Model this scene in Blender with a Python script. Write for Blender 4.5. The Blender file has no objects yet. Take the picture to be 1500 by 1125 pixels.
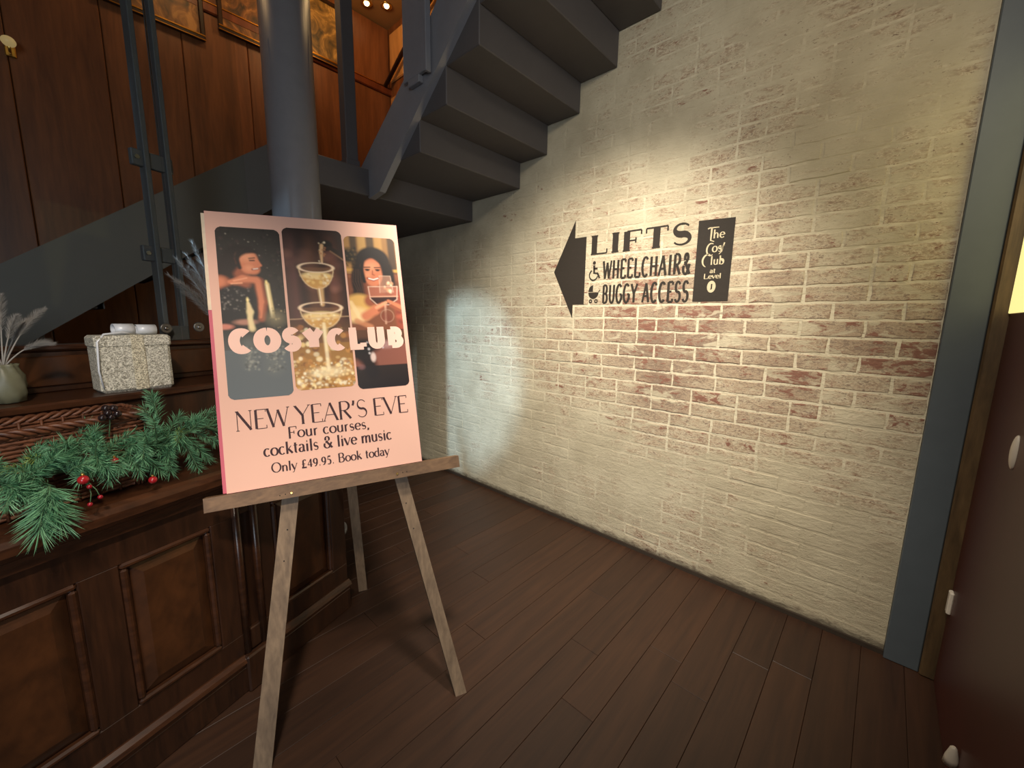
import bpy, math, random
import numpy as np
from mathutils import Vector, Matrix
from mathutils import noise as mnoise

# ------------------------------------------------------------------ camera, world, lights
SC = bpy.context.scene
COL = SC.collection
F_PX, CAM_H = 590.0, 1.42
NADIR = (690.0, 4250.0)          # vanishing point of verticals in the 1500x1125 frame
VPW = 102.0                      # vanishing point (x) of the brick courses

def cam_axes():
    n = np.array([NADIR[0] - 750, NADIR[1] - 562.5, F_PX]); n /= np.linalg.norm(n)
    up = -n
    x = VPW - 750
    y = -(up[0] * x + up[2] * F_PX) / up[1]
    d = np.array([x, y, F_PX]); d /= np.linalg.norm(d)
    return np.array([np.cross(d, up), d, up])
RW = cam_axes()                  # rows: world X, Y, Z in camera (right, down, forward)

cam = bpy.data.cameras.new('camera')
cam.sensor_fit = 'HORIZONTAL'; cam.sensor_width = 36.0
cam.lens = F_PX / 1500 * 36.0
cam.clip_start = 0.02
camo = bpy.data.objects.new('camera', cam); COL.objects.link(camo)
r_, u_, b_ = RW @ [1, 0, 0], RW @ [0, -1, 0], RW @ [0, 0, -1]
camo.matrix_world = Matrix(((r_[0], u_[0], b_[0], 0), (r_[1], u_[1], b_[1], 0), (r_[2], u_[2], b_[2], CAM_H), (0, 0, 0, 1)))
SC.camera = camo

w = bpy.data.worlds.new('dim_room'); SC.world = w; w.use_nodes = True
w.node_tree.nodes['Background'].inputs[0].default_value = (1.0, 0.80, 0.62, 1)
w.node_tree.nodes['Background'].inputs[1].default_value = 0.06

SC.view_settings.view_transform = 'Standard'
SC.view_settings.look = 'None'
SC.view_settings.gamma = 1.0
SC.view_settings.use_curve_mapping = False
SC.view_settings.exposure = 0.0

def spot(name, loc, aim, energy, col, ang, blend, rad):
    l = bpy.data.lights.new(name, 'SPOT'); l.energy = energy; l.color = col
    l.spot_size = math.radians(ang); l.spot_blend = blend; l.shadow_soft_size = rad
    o = bpy.data.objects.new(name, l); COL.objects.link(o)
    o.location = loc
    o.rotation_euler = (Vector(aim) - Vector(loc)).to_track_quat('-Z', 'Y').to_euler()
    return o
def point(name, loc, energy, col, rad):
    l = bpy.data.lights.new(name, 'POINT'); l.energy = energy; l.color = col; l.shadow_soft_size = rad
    o = bpy.data.objects.new(name, l); COL.objects.link(o); o.location = loc
    return o

WARM = (1.0, 0.90, 0.75)
spot('ceiling_spot_wall', (0.70, 0.72, 2.95), (2.26, 1.42, 0.58), 500, WARM, 78, 1.0, 0.10)
spot('floor_fill_spot', (0.10, 0.50, 2.85), (0.28, 1.05, 0.0), 170, WARM, 44, 0.9, 0.10)  # added warm fill, brightens the floor around the easel legs
spot('wall_fill_spot', (0.00, 0.20, 2.95), (2.26, 0.55, 1.70), 95, WARM, 96, 0.9, 0.12)  # added wide fill, evens out the brightness of the brick wall
spot('ceiling_spot_board', (-0.35, -0.25, 2.75), (0.16, 1.55, 1.08), 190, (1.0, 0.86, 0.70), 38, 0.9, 0.08)
spot('cool_light', (-1.60, 1.50, 3.10), (2.26, 2.66, 0.90), 900, (0.48, 0.74, 1.0), 19.5, 0.55, 0.05)
point('stairwell_lamp', (1.55, 3.05, 3.80), 10, (1.0, 0.64, 0.28), 0.10)
point('stairwell_lamp_two', (0.75, 3.15, 3.75), 5, (1.0, 0.62, 0.28), 0.08)
ent = bpy.data.lights.new('front_cool_fill', 'AREA'); ent.shape = 'RECTANGLE'; ent.size = 1.3; ent.size_y = 2.1  # added cool fill from behind the camera, lifts column and stringers
ent.energy = 75; ent.color = (0.78, 0.88, 1.0)
fill_obj = bpy.data.objects.new('front_cool_fill', ent); COL.objects.link(fill_obj); fill_obj.location = (-2.1, -2.7, 1.6)
fill_obj.rotation_euler = (Vector((0.6, 2.2, 1.5)) - Vector((-2.1, -2.7, 1.6))).to_track_quat('-Z', 'Z').to_euler()

# ------------------------------------------------------------------ helpers
def ray(px, py):
    return RW @ np.array([px - 750, py - 562.5, F_PX])
def project(p):
    q = RW.T @ (np.array(p, float) - [0, 0, CAM_H])
    return 750 + F_PX * q[0] / q[2], 562.5 + F_PX * q[1] / q[2], q[2]

ORG = {}            # world position of each object's origin
def tag(o, label=None, cat=None, group=None, kind=None):
    if label: o['label'] = label
    if cat: o['category'] = cat
    if group: o['group'] = group
    if kind: o['kind'] = kind
    return o
def thing(name, loc, label=None, cat=None, group=None, kind=None):
    o = bpy.data.objects.new(name, None); COL.objects.link(o)
    o.empty_display_size = 0.05
    o.location = loc; ORG[o.name] = Vector(loc)
    return tag(o, label, cat, group, kind)

class MB:
    def __init__(s): s.v = []; s.f = []; s.sm = []
    def add(s, vs, fs, smooth=False):
        b = len(s.v); s.v += [tuple(p) for p in vs]
        for f in fs: s.f.append([b + i for i in f]); s.sm.append(smooth)
        return s
    def hexa(s, P):     # 8 corners: bottom 4 ccw, top 4 ccw
        return s.add(P, [(3, 2, 1, 0), (4, 5, 6, 7), (0, 1, 5, 4), (1, 2, 6, 5), (2, 3, 7, 6), (3, 0, 4, 7)])
    def box(s, lo, hi, M=None, bev=0.0):
        (x0, y0, z0), (x1, y1, z1) = lo, hi
        if bev <= 0:
            P = [(x0, y0, z0), (x1, y0, z0), (x1, y1, z0), (x0, y1, z0), (x0, y0, z1), (x1, y0, z1), (x1, y1, z1), (x0, y1, z1)]
            fs = [(3, 2, 1, 0), (4, 5, 6, 7), (0, 1, 5, 4), (1, 2, 6, 5), (2, 3, 7, 6), (3, 0, 4, 7)]
        else:
            b = min(bev, (x1 - x0) * .49, (y1 - y0) * .49, (z1 - z0) * .49)
            P = []; idx = {}
            for i, x in enumerate((x0, x1)):
                for j, y in enumerate((y0, y1)):
                    for k, z in enumerate((z0, z1)):
                        sx, sy, sz = (1 - 2 * i) * b, (1 - 2 * j) * b, (1 - 2 * k) * b
                        for a, q in enumerate(((x, y + sy, z + sz), (x + sx, y, z + sz), (x + sx, y + sy, z))):
                            idx[i, j, k, a] = len(P); P.append(q)
            g = lambda i, j, k, a: idx[i, j, k, a]
            fs = [[g(0, 0, 0, 0), g(0, 0, 1, 0), g(0, 1, 1, 0), g(0, 1, 0, 0)], [g(1, 0, 0, 0), g(1, 1, 0, 0), g(1, 1, 1, 0), g(1, 0, 1, 0)],
                  [g(0, 0, 0, 1), g(1, 0, 0, 1), g(1, 0, 1, 1), g(0, 0, 1, 1)], [g(0, 1, 0, 1), g(0, 1, 1, 1), g(1, 1, 1, 1), g(1, 1, 0, 1)],
                  [g(0, 0, 0, 2), g(0, 1, 0, 2), g(1, 1, 0, 2), g(1, 0, 0, 2)], [g(0, 0, 1, 2), g(1, 0, 1, 2), g(1, 1, 1, 2), g(0, 1, 1, 2)]]
            for i in (0, 1):
                for j in (0, 1): fs.append([g(i, j, 0, 0), g(i, j, 1, 0), g(i, j, 1, 1), g(i, j, 0, 1)][::1 if (i + j) % 2 else -1])
                for k in (0, 1): fs.append([g(i, 0, k, 0), g(i, 1, k, 0), g(i, 1, k, 2), g(i, 0, k, 2)][::-1 if (i + k) % 2 else 1])
            for j in (0, 1):
                for k in (0, 1): fs.append([g(0, j, k, 1), g(1, j, k, 1), g(1, j, k, 2), g(0, j, k, 2)][::1 if (j + k) % 2 else -1])
            for i in (0, 1):
                for j in (0, 1):
                    for k in (0, 1): fs.append([g(i, j, k, 0), g(i, j, k, 1), g(i, j, k, 2)][::1 if (i + j + k) % 2 else -1])
        if M is not None: P = [tuple(M @ Vector(p)) for p in P]
        return s.add(P, fs)
    def prism(s, poly, fn, d0, d1):   # poly 2D ccw; fn(a, b, d) -> world
        n = len(poly)
        P = [fn(a, b, d0) for a, b in poly] + [fn(a, b, d1) for a, b in poly]
        fs = [list(range(n))[::-1], list(range(n, 2 * n))] + [[i, (i + 1) % n, n + (i + 1) % n, n + i] for i in range(n)]
        return s.add(P, fs)
    def tube(s, pts, rad, seg=8, caps=True, smooth=True):
        pts = [Vector(p) for p in pts]; n = len(pts)
        rads = rad if hasattr(rad, '__len__') else [rad] * n
        t0 = (pts[1] - pts[0]).normalized()
        a = t0.orthogonal().normalized()
        P = []
        for i, p in enumerate(pts):
            t = (pts[min(i + 1, n - 1)] - pts[max(i - 1, 0)]).normalized()
            a = (a - t * a.dot(t))
            a = a.normalized() if a.length > 1e-6 else t.orthogonal().normalized()
            b = t.cross(a)
            for k in range(seg):
                an = 2 * math.pi * k / seg
                P.append(tuple(p + (a * math.cos(an) + b * math.sin(an)) * rads[i]))
        fs = [[i * seg + k, i * seg + (k + 1) % seg, (i + 1) * seg + (k + 1) % seg, (i + 1) * seg + k] for i in range(n - 1) for k in range(seg)]
        s.add(P, fs, smooth)
        if caps:
            b = len(s.v) - len(P)
            s.f.append([b + k for k in range(seg)][::-1]); s.sm.append(False)
            s.f.append([b + (n - 1) * seg + k for k in range(seg)]); s.sm.append(False)
        return s
    def lathe(s, prof, seg, c=(0, 0, 0), fn=None, smooth=True):
        P = []
        for (r, z) in prof:
            for k in range(seg):
                an = 2 * math.pi * k / seg
                rr = fn(r, z, an) if fn else r
                P.append((c[0] + rr * math.cos(an), c[1] + rr * math.sin(an), c[2] + z))
        n = len(prof)
        fs = [[i * seg + k, i * seg + (k + 1) % seg, (i + 1) * seg + (k + 1) % seg, (i + 1) * seg + k] for i in range(n - 1) for k in range(seg)]
        s.add(P, fs, smooth)
        b = len(s.v) - len(P)
        s.f.append([b + k for k in range(seg)][::-1]); s.sm.append(False)
        s.f.append([b + (n - 1) * seg + k for k in range(seg)]); s.sm.append(False)
        return s
    def sphere(s, c, r, seg=16, rings=10, sq=(1, 1, 1)):
        P = [(c[0], c[1], c[2] - r * sq[2])]
        for i in range(1, rings):
            th = -math.pi / 2 + math.pi * i / rings
            for k in range(seg):
                an = 2 * math.pi * k / seg
                P.append((c[0] + r * sq[0] * math.cos(th) * math.cos(an), c[1] + r * sq[1] * math.cos(th) * math.sin(an), c[2] + r * sq[2] * math.sin(th)))
        P.append((c[0], c[1], c[2] + r * sq[2]))
        fs = [[0, 1 + (k + 1) % seg, 1 + k] for k in range(seg)]
        for i in range(rings - 2):
            o = 1 + i * seg
            fs += [[o + k, o + (k + 1) % seg, o + seg + (k + 1) % seg, o + seg + k] for k in range(seg)]
        o = 1 + (rings - 2) * seg
        fs += [[o + k, o + (k + 1) % seg, len(P) - 1] for k in range(seg)]
        return s.add(P, fs, True)
    def mesh(s, name, mat, org=Vector((0, 0, 0))):
        me = bpy.data.meshes.new(name)
        me.from_pydata([(p[0] - org[0], p[1] - org[1], p[2] - org[2]) for p in s.v], [], s.f)
        me.polygons.foreach_set('use_smooth', s.sm)
        if mat: me.materials.append(mat)
        me.update()
        return me
    def build(s, name, mat, parent=None, base=None, label=None, cat=None, group=None, kind=None):
        """verts are world positions; the origin is the parent's, or base for a top-level mesh"""
        if parent is not None: org = ORG[parent.name]
        else: org = Vector(base) if base is not None else Vector((0, 0, 0))
        o = bpy.data.objects.new(name, s.mesh(name, mat, org)); COL.objects.link(o)
        if parent is not None: o.parent = parent
        else: o.location = org
        ORG[o.name] = org
        return tag(o, label, cat, group, kind)

# ------------------------------------------------------------------ materials
def lin(r, g, b):
    f = lambda c: (c / 255 / 12.92) if c / 255 <= 0.04045 else ((c / 255 + 0.055) / 1.055) ** 2.4
    return (f(r), f(g), f(b), 1)

class NT:
    def __init__(s, name):
        s.m = bpy.data.materials.new(name); s.m.use_nodes = True
        s.t = s.m.node_tree; s.bsdf = s.t.nodes['Principled BSDF']
    def n(s, typ, **kw):
        nd = s.t.nodes.new(typ)
        for k, v in kw.items(): setattr(nd, k, v)
        return nd
    def l(s, a, b): s.t.links.new(a, b)
    def math(s, op, a, b=None, c=None, clamp=False):
        nd = s.n('ShaderNodeMath', operation=op); nd.use_clamp = clamp
        for i, x in enumerate((a, b, c)):
            if x is None: continue
            if isinstance(x, (int, float)): nd.inputs[i].default_value = x
            else: s.l(x, nd.inputs[i])
        return nd.outputs[0]
    def mix(s, fac, a, b, mode='MIX'):
        nd = s.n('ShaderNodeMix', data_type='RGBA', blend_type=mode)
        for sock, x in ((nd.inputs[0], fac), (nd.inputs[6], a), (nd.inputs[7], b)):
            if isinstance(x, (int, float)): sock.default_value = x
            elif isinstance(x, tuple): sock.default_value = x if len(x) == 4 else (*x, 1)
            else: s.l(x, sock)
        return nd.outputs[2]
    def noise(s, vec, scale, detail=4, rough=0.55, dist=0.0):
        nd = s.n('ShaderNodeTexNoise'); nd.inputs['Scale'].default_value = scale
        nd.inputs['Detail'].default_value = detail; nd.inputs['Roughness'].default_value = rough
        nd.inputs['Distortion'].default_value = dist
        s.l(vec, nd.inputs['Vector']); return nd.outputs['Fac']
    def ramp(s, fac, stops):
        nd = s.n('ShaderNodeValToRGB'); cr = nd.color_ramp
        while len(cr.elements) < len(stops): cr.elements.new(0.5)
        for e, (p, c) in zip(cr.elements, stops): e.position = p; e.color = c if len(c) == 4 else (*c, 1)
        s.l(fac, nd.inputs[0]); return nd.outputs[0]
    def smooth(s, x, lo, hi):
        nd = s.n('ShaderNodeMapRange', interpolation_type='SMOOTHSTEP')
        s.l(x, nd.inputs[0]); nd.inputs[1].default_value = lo; nd.inputs[2].default_value = hi
        return nd.outputs[0]
    def bump(s, h, strength, dist):
        nd = s.n('ShaderNodeBump'); nd.inputs['Strength'].default_value = strength; nd.inputs['Distance'].default_value = dist
        s.l(h, nd.inputs['Height']); s.l(nd.outputs[0], s.bsdf.inputs['Normal'])
    def mapping(s, vec, scale=(1, 1, 1), rot=(0, 0, 0)):
        nd = s.n('ShaderNodeMapping'); nd.inputs['Scale'].default_value = scale; nd.inputs['Rotation'].default_value = rot
        s.l(vec, nd.inputs['Vector']); return nd.outputs[0]
    def obj(s): return s.n('ShaderNodeTexCoord').outputs['Object']
    def pos(s): return s.n('ShaderNodeNewGeometry').outputs['Position']
    def set(s, col=None, rough=None, metal=None, spec=None):
        for k, v in (('Base Color', col), ('Roughness', rough), ('Metallic', metal), ('Specular IOR Level', spec)):
            if v is None: continue
            if hasattr(v, 'links') or not isinstance(v, (int, float, tuple)): s.l(v, s.bsdf.inputs[k])
            else: s.bsdf.inputs[k].default_value = v
        return s

def plain(name, col, rough=0.5, metal=0.0, var=0.25, scale=30, bump=0.0, spec=0.5):
    t = NT(name); p = t.obj()
    n = t.noise(p, scale, 4)
    dark = tuple(c * (1 - var) for c in col[:3]) + (1,); lite = tuple(min(1, c * (1 + var)) for c in col[:3]) + (1,)
    t.set(t.mix(n, dark, lite), rough, metal, spec)
    if bump: t.bump(n, bump, 0.002)
    return t.m
def wood(name, c1, c2, rough=0.45, grain=(40, 3, 40), rot=(0, 0, 0), bump=0.15, spec=0.5, rnd=0.0):
    t = NT(name); p = t.mapping(t.obj(), grain, rot)
    n1 = t.noise(p, 1.0, 6, 0.6, 0.6)
    n2 = t.noise(p, 4.0, 3, 0.5)
    f = t.math('ADD', t.math('MULTIPLY', n1, 0.75), t.math('MULTIPLY', n2, 0.25))
    col = t.ramp(f, [(0.30, c1), (0.50, tuple((a + b) / 2 for a, b in zip(c1, c2))), (0.68, c2)])
    if rnd:
        r = t.n('ShaderNodeObjectInfo').outputs['Random']
        k = t.math('ADD', t.math('MULTIPLY', r, rnd), 1 - rnd / 2)
        mul = t.n('ShaderNodeCombineXYZ')
        for i in range(3): t.l(k, mul.inputs[i])
        col = t.mix(1.0, col, mul.outputs[0], 'MULTIPLY')
    t.set(col, rough, 0.0, spec)
    t.bump(f, bump, 0.002)
    return t.m

M_SLATE = plain('slate_blue_paint', lin(130, 128, 130), 0.42, 0, 0.10, 18, 0.04)
M_STEELPOST = plain('grey_steel_paint', lin(84, 84, 86), 0.5, 0, 0.10, 18)
M_POST = plain('slate_post_paint', lin(82, 90, 96), 0.5, 0, 0.12, 12, 0.08)
M_SOFFIT = plain('dark_grey_paint', lin(82, 77, 76), 0.6, 0, 0.10, 14, 0.05)
M_DARKWALL = plain('dark_wall_paint', lin(48, 42, 38), 0.8, 0, 0.15, 9)
M_MAHOG = wood('dark_mahogany', lin(30, 17, 10), lin(60, 35, 20), 0.36, (26, 26, 3), bump=0.08)
M_MAHOGH = wood('dark_mahogany_long', lin(36, 20, 12), lin(72, 42, 24), 0.30, (3, 30, 40), bump=0.08)
M_BURR = wood('burr_walnut', lin(34, 19, 10), lin(76, 44, 22), 0.34, (9, 9, 6), bump=0.05)
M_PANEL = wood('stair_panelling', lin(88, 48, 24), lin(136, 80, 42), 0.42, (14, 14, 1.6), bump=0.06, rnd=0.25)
M_PANELMOULD = wood('panel_moulding', lin(84, 36, 16), lin(130, 62, 28), 0.42, (14, 14, 3))
M_EASEL = wood('easel_pine', lin(92, 74, 56), lin(140, 116, 90), 0.6, (34, 34, 4), bump=0.15)
M_EASELBAR = wood('easel_bar_pine', lin(84, 62, 44), lin(128, 98, 70), 0.6, (4, 34, 34), bump=0.15)
M_FLOOR = wood('floor_oak', lin(41, 23, 13), lin(61, 37, 22), 0.50, (1.6, 26, 26), bump=0.10, rnd=0.35)
M_BRASS = plain('brass', lin(214, 176, 100), 0.28, 1.0, 0.1)
M_GOLD = plain('gilt_edge', lin(200, 140, 60), 0.32, 1.0, 0.15)
M_BLACK = plain('black_hole', lin(16, 14, 12), 0.8)
M_STEEL = plain('steel', lin(150, 150, 150), 0.25, 1.0, 0.1)
M_BACKBOARD = plain('rear_board_pink', lin(196, 90, 106), 0.6, 0, 0.2, 6)
M_PINK = plain('poster_pink', lin(228, 180, 160), 0.62, 0, 0.015, 4, spec=0.25)
M_PINKEDGE = plain('poster_edge_pink', lin(226, 120, 150), 0.6, 0, 0.05)
M_INK = plain('poster_ink', lin(62, 38, 42), 0.6, 0, 0.05, spec=0.25)
M_REDDOOR = plain('dark_red_paint', lin(78, 34, 28), 0.42, 0, 0.18, 5, 0.03)
M_WHITEPL = plain('white_plastic', lin(226, 216, 200), 0.4, 0, 0.04)
M_BROWNEDGE = wood('brown_frame_edge', lin(60, 46, 30), lin(104, 82, 54), 0.5, (30, 30, 4))

def glass_mat():
    t = NT('clear_glass'); nt = t.t
    for nd in list(nt.nodes):
        if nd.type == 'BSDF_PRINCIPLED': nt.nodes.remove(nd)
    out = [n for n in nt.nodes if n.type == 'OUTPUT_MATERIAL'][0]
    tr = t.n('ShaderNodeBsdfTransparent'); tr.inputs[0].default_value = (0.92, 0.94, 0.93, 1)
    gl = t.n('ShaderNodeBsdfGlossy'); gl.inputs['Roughness'].default_value = 0.04; gl.inputs[0].default_value = (0.9, 0.9, 0.9, 1)
    fr = t.n('ShaderNodeFresnel'); fr.inputs[0].default_value = 1.10
    mx = t.n('ShaderNodeMixShader')
    t.l(fr.outputs[0], mx.inputs[0]); t.l(tr.outputs[0], mx.inputs[1]); t.l(gl.outputs[0], mx.inputs[2]); t.l(mx.outputs[0], out.inputs[0])
    return t.m
M_GLASS = glass_mat()
def emit(name, col, e):
    t = NT(name); t.set(tuple(c * .5 for c in col[:3]) + (1,), 0.4)
    t.bsdf.inputs['Emission Color'].default_value = col; t.bsdf.inputs['Emission Strength'].default_value = e
    return t.m

# ------------------------------------------------------------------ brick wall
DX = 2.2636                     # wall plane x
WY0, WY1, WZ1 = -0.153, 3.66, 3.55
def wall_material(kind):
    t = NT('painted_brick_' + kind); p = t.pos()
    sep = t.n('ShaderNodeSeparateXYZ'); t.l(p, sep.inputs[0])
    y, z = sep.outputs[1], sep.outputs[2]
    # where the paint is worn: a band at mid height, fading to the ends of the wall
    bz = t.math('POWER', 2.718, t.math('MULTIPLY', t.math('POWER', t.math('DIVIDE', t.math('SUBTRACT', z, 1.32), 0.50), 2), -1))
    by = t.math('POWER', 2.718, t.math('MULTIPLY', t.math('POWER', t.math('DIVIDE', t.math('SUBTRACT', y, 0.75), 0.95), 2), -1))
    band = t.math('ADD', t.math('MULTIPLY', bz, t.math('ADD', t.math('MULTIPLY', by, 0.65), 0.35)),
                  t.math('MULTIPLY', by, 0.30))
    big = t.noise(p, 2.6, 3)
    field = t.math('ADD', band, t.math('MULTIPLY', t.math('SUBTRACT', big, 0.5), 2.0))
    st = t.mapping(p, (1, 1, 2.4))
    fine = t.noise(st, 15, 7, 0.66, 0.5)
    flk = t.noise(st, 48, 6, 0.72)
    cream = t.ramp(t.noise(p, 5, 5), [(0.3, lin(174, 163, 138)), (0.7, lin(196, 186, 160))])
    light = lin(208, 198, 172)
    t.m['worn'] = 1
    isl = t.n('ShaderNodeNewGeometry').outputs['Random Per Island']
    ob = t.n('ShaderNodeObjectInfo').outputs['Random']
    rnd = t.math('FRACT', t.math('ADD', t.math('MULTIPLY', isl, 3.7), t.math('MULTIPLY', ob, 5.3)))
    if kind == 'mortar':
        col = t.mix(t.math('MULTIPLY', t.smooth(t.math('ADD', field, t.math('MULTIPLY', t.math('SUBTRACT', fine, .5), 2.0)), 0.10, 0.75), 0.9), cream, light)
        dirt = t.smooth(t.math('ADD', flk, t.math('MULTIPLY', field, 0.10)), 0.66, 0.74)
        col = t.mix(t.math('MULTIPLY', dirt, 0.7), col, lin(120, 100, 82))
    else:
        # washed faces: paint thinned to a grey pink brown
        wash = t.smooth(t.math('ADD', t.math('ADD', fine, t.math('MULTIPLY', field, 0.26)), t.math('MULTIPLY', rnd, 0.10)), 0.50, 0.80)
        wash = t.math('MULTIPLY', wash, t.smooth(field, -0.15, 0.55))
        col = t.mix(t.math('MULTIPLY', wash, 0.78), cream, t.ramp(flk, [(.40, lin(128, 100, 82)), (.50, lin(172, 150, 124)), (.58, lin(216, 204, 178))]))
        spk = t.smooth(t.math('ADD', flk, t.math('MULTIPLY', field, 0.14)), 0.64, 0.70)
        col = t.mix(t.math('MULTIPLY', spk, 0.8), col, lin(108, 84, 70))
        red = t.smooth(t.math('ADD', t.math('ADD', t.math('MULTIPLY', fine, 0.75), t.math('MULTIPLY', flk, 0.3)),
                       t.math('ADD', t.math('MULTIPLY', field, 0.105), t.math('MULTIPLY', t.math('POWER', rnd, 4), 0.10))), 0.705, 0.745)
        col = t.mix(red, col, t.mix(flk, lin(102, 66, 54), lin(150, 108, 90)))
    cover = t.smooth(t.math('ADD', t.noise(st, 5.5, 6, 0.62, 0.8), t.math('MULTIPLY', field, -0.05)), 0.50, 0.56)
    col = t.mix(t.math('MULTIPLY', cover, 0.80), col, cream)
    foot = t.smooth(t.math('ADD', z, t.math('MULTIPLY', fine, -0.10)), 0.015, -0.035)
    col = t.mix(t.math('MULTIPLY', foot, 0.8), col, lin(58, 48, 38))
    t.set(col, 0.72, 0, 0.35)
    h = t.math('ADD', t.math('MULTIPLY', fine, 0.8), t.math('MULTIPLY', flk, 0.45))
    t.bump(h, 0.7, 0.009)
    return t.m
M_BRICK, M_MORTAR = wall_material('face'), wall_material('mortar')

STEPS = [(2.533, 2.185), (2.030, 2.335), (1.793, 2.502), (1.547, 2.678), (1.303, 2.845), (1.062, 3.025), (0.82, 3.195), (0.58, 3.365)]
def soffit_z(y):
    z = STEPS[0][1]
    for (yk, zu), nxt in zip(STEPS, STEPS[1:] + [(-9, 0)]):
        if y < yk: z = nxt[1] if nxt[1] else zu
    return z

wall = MB().box((DX, WY0, 0), (DX + 0.12, WY1, WZ1)).build('wall_right', M_MORTAR, base=(DX, 1.5, 0), kind='structure',
        label='pale painted brick wall with worn patches of red brick under the stairs')
rng = random.Random(5)
def brick_variant(k, length):
    r = random.Random(100 + k)
    hl, hh = length / 2, 0.0655 / 2
    ring = []
    for i in range(5): ring.append((-hl + length * i / 5, -hh))
    for i in range(2): ring.append((hl, -hh + 2 * hh * i / 2))
    for i in range(5): ring.append((hl - length * i / 5, hh))
    for i in range(2): ring.append((-hl, hh - 2 * hh * i / 2))
    n = len(ring)
    out = [(a + r.uniform(-.0026, .0026), b + r.uniform(-.0026, .0026)) for a, b in ring]
    mb = MB()
    P = [(0.018, -a, b) for a, b in out] + [(0.0022, -a, b) for a, b in out]
    P += [(0.0 + r.uniform(0, .0003), -(a - math.copysign(.0042, a) * (abs(a) > hl * .98)), b - math.copysign(.0036, b) * (abs(b) > hh * .8)) for a, b in out]
    fs = [[i, (i + 1) % n, n + (i + 1) % n, n + i] for i in range(n)] + [[n + i, n + (i + 1) % n, 2 * n + (i + 1) % n, 2 * n + i] for i in range(n)]
    fs.append([2 * n + i for i in range(n)])
    return P, fs
VAR = [brick_variant(k, 0.215) for k in range(7)] + [brick_variant(20 + k, 0.103) for k in range(3)]
def vmesh(P, fs, name):
    me = bpy.data.meshes.new(name); me.from_pydata(P, [], [f[::-1] for f in fs]); me.materials.append(M_BRICK); me.update(); return me
VMESH = [vmesh(P, fs, 'brick') for P, fs in VAR]
bricks = []
course = 0
z = 0.010
while z < WZ1 - 0.08:
    zc = z + 0.0655 / 2
    y = WY0 + 0.004
    first = True
    hdr = (course % 5 == 4)
    while y < WY1 - 0.05:
        if first and course % 2: L = 0.103
        elif rng.random() < 0.07: L = 0.103
        else: L = 0.215
        first = False
        if y + L > WY1: break
        yc = y + L / 2
        if zc < soffit_z(yc) + 0.08:
            px, py, d = project((DX, yc, zc))
            # depth of joint: deep where the paint is worn, nearly filled elsewhere
            f = math.exp(-((zc - 1.40) / 0.62) ** 2) * (0.45 + 0.55 * math.exp(-((yc - 0.9) / 1.0) ** 2))
            f += 0.75 * (mnoise.noise(Vector((yc * 1.6, zc * 2.2, 4.1))) + 0.5 * mnoise.noise(Vector((yc * 4.5, zc * 6.0, 1.7)))) + 0.10
            f = min(1.0, max(0.0, f))
            insign = 0.42 < yc < 1.90 and 1.34 < zc < 2.12
            pr = 0.0005 + rng.uniform(0.3, 1.0) * 0.0042 * f ** 1.3
            if insign: pr = min(pr, .0020)
            seen = d > 0 and 560 < px < 1500 and -40 < py < 1125
            bricks.append((L * 0.0655 / d ** 2 if seen else 0, yc, zc, L, pr, rng.randrange(7), rng.randrange(3), 0.10 + 0.9 * f, rng.uniform(-.006, .006), rng.uniform(-.004, .004)))
        y += L + 0.010 + rng.uniform(-.002, .002)
    z += 0.0755
    course += 1
bricks.sort(key=lambda b: -b[0])
far = MB()
for i, (a, yc, zc, L, pr, v1, v2, sx, ry, rz) in enumerate(bricks):
    vi = v1 if L > .2 else 7 + v2
    if i < 300:
        o = bpy.data.objects.new('brick', VMESH[vi]); COL.objects.link(o)
        o.parent = wall
        o.location = (-pr, yc - 1.5, zc); o.rotation_euler = (ry, rz * .3 * sx, rz * .3 * sx); o.scale = (sx, 1, 1)
    else:
        P, fs = VAR[vi]
        far.add([(DX - pr + q[0] * sx, yc + q[1], zc + q[2]) for q in P], [f[::-1] for f in fs])
far.build('brickwork', M_BRICK, wall, kind='stuff')

# ------------------------------------------------------------------ painted wall sign, lettering engine
def arc(cx, cy, rx, ry, a0, a1, n=14):
    return [(cx + rx * math.cos(math.radians(a0 + (a1 - a0) * i / n)), cy + ry * math.sin(math.radians(a0 + (a1 - a0) * i / n))) for i in range(n + 1)]
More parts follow.
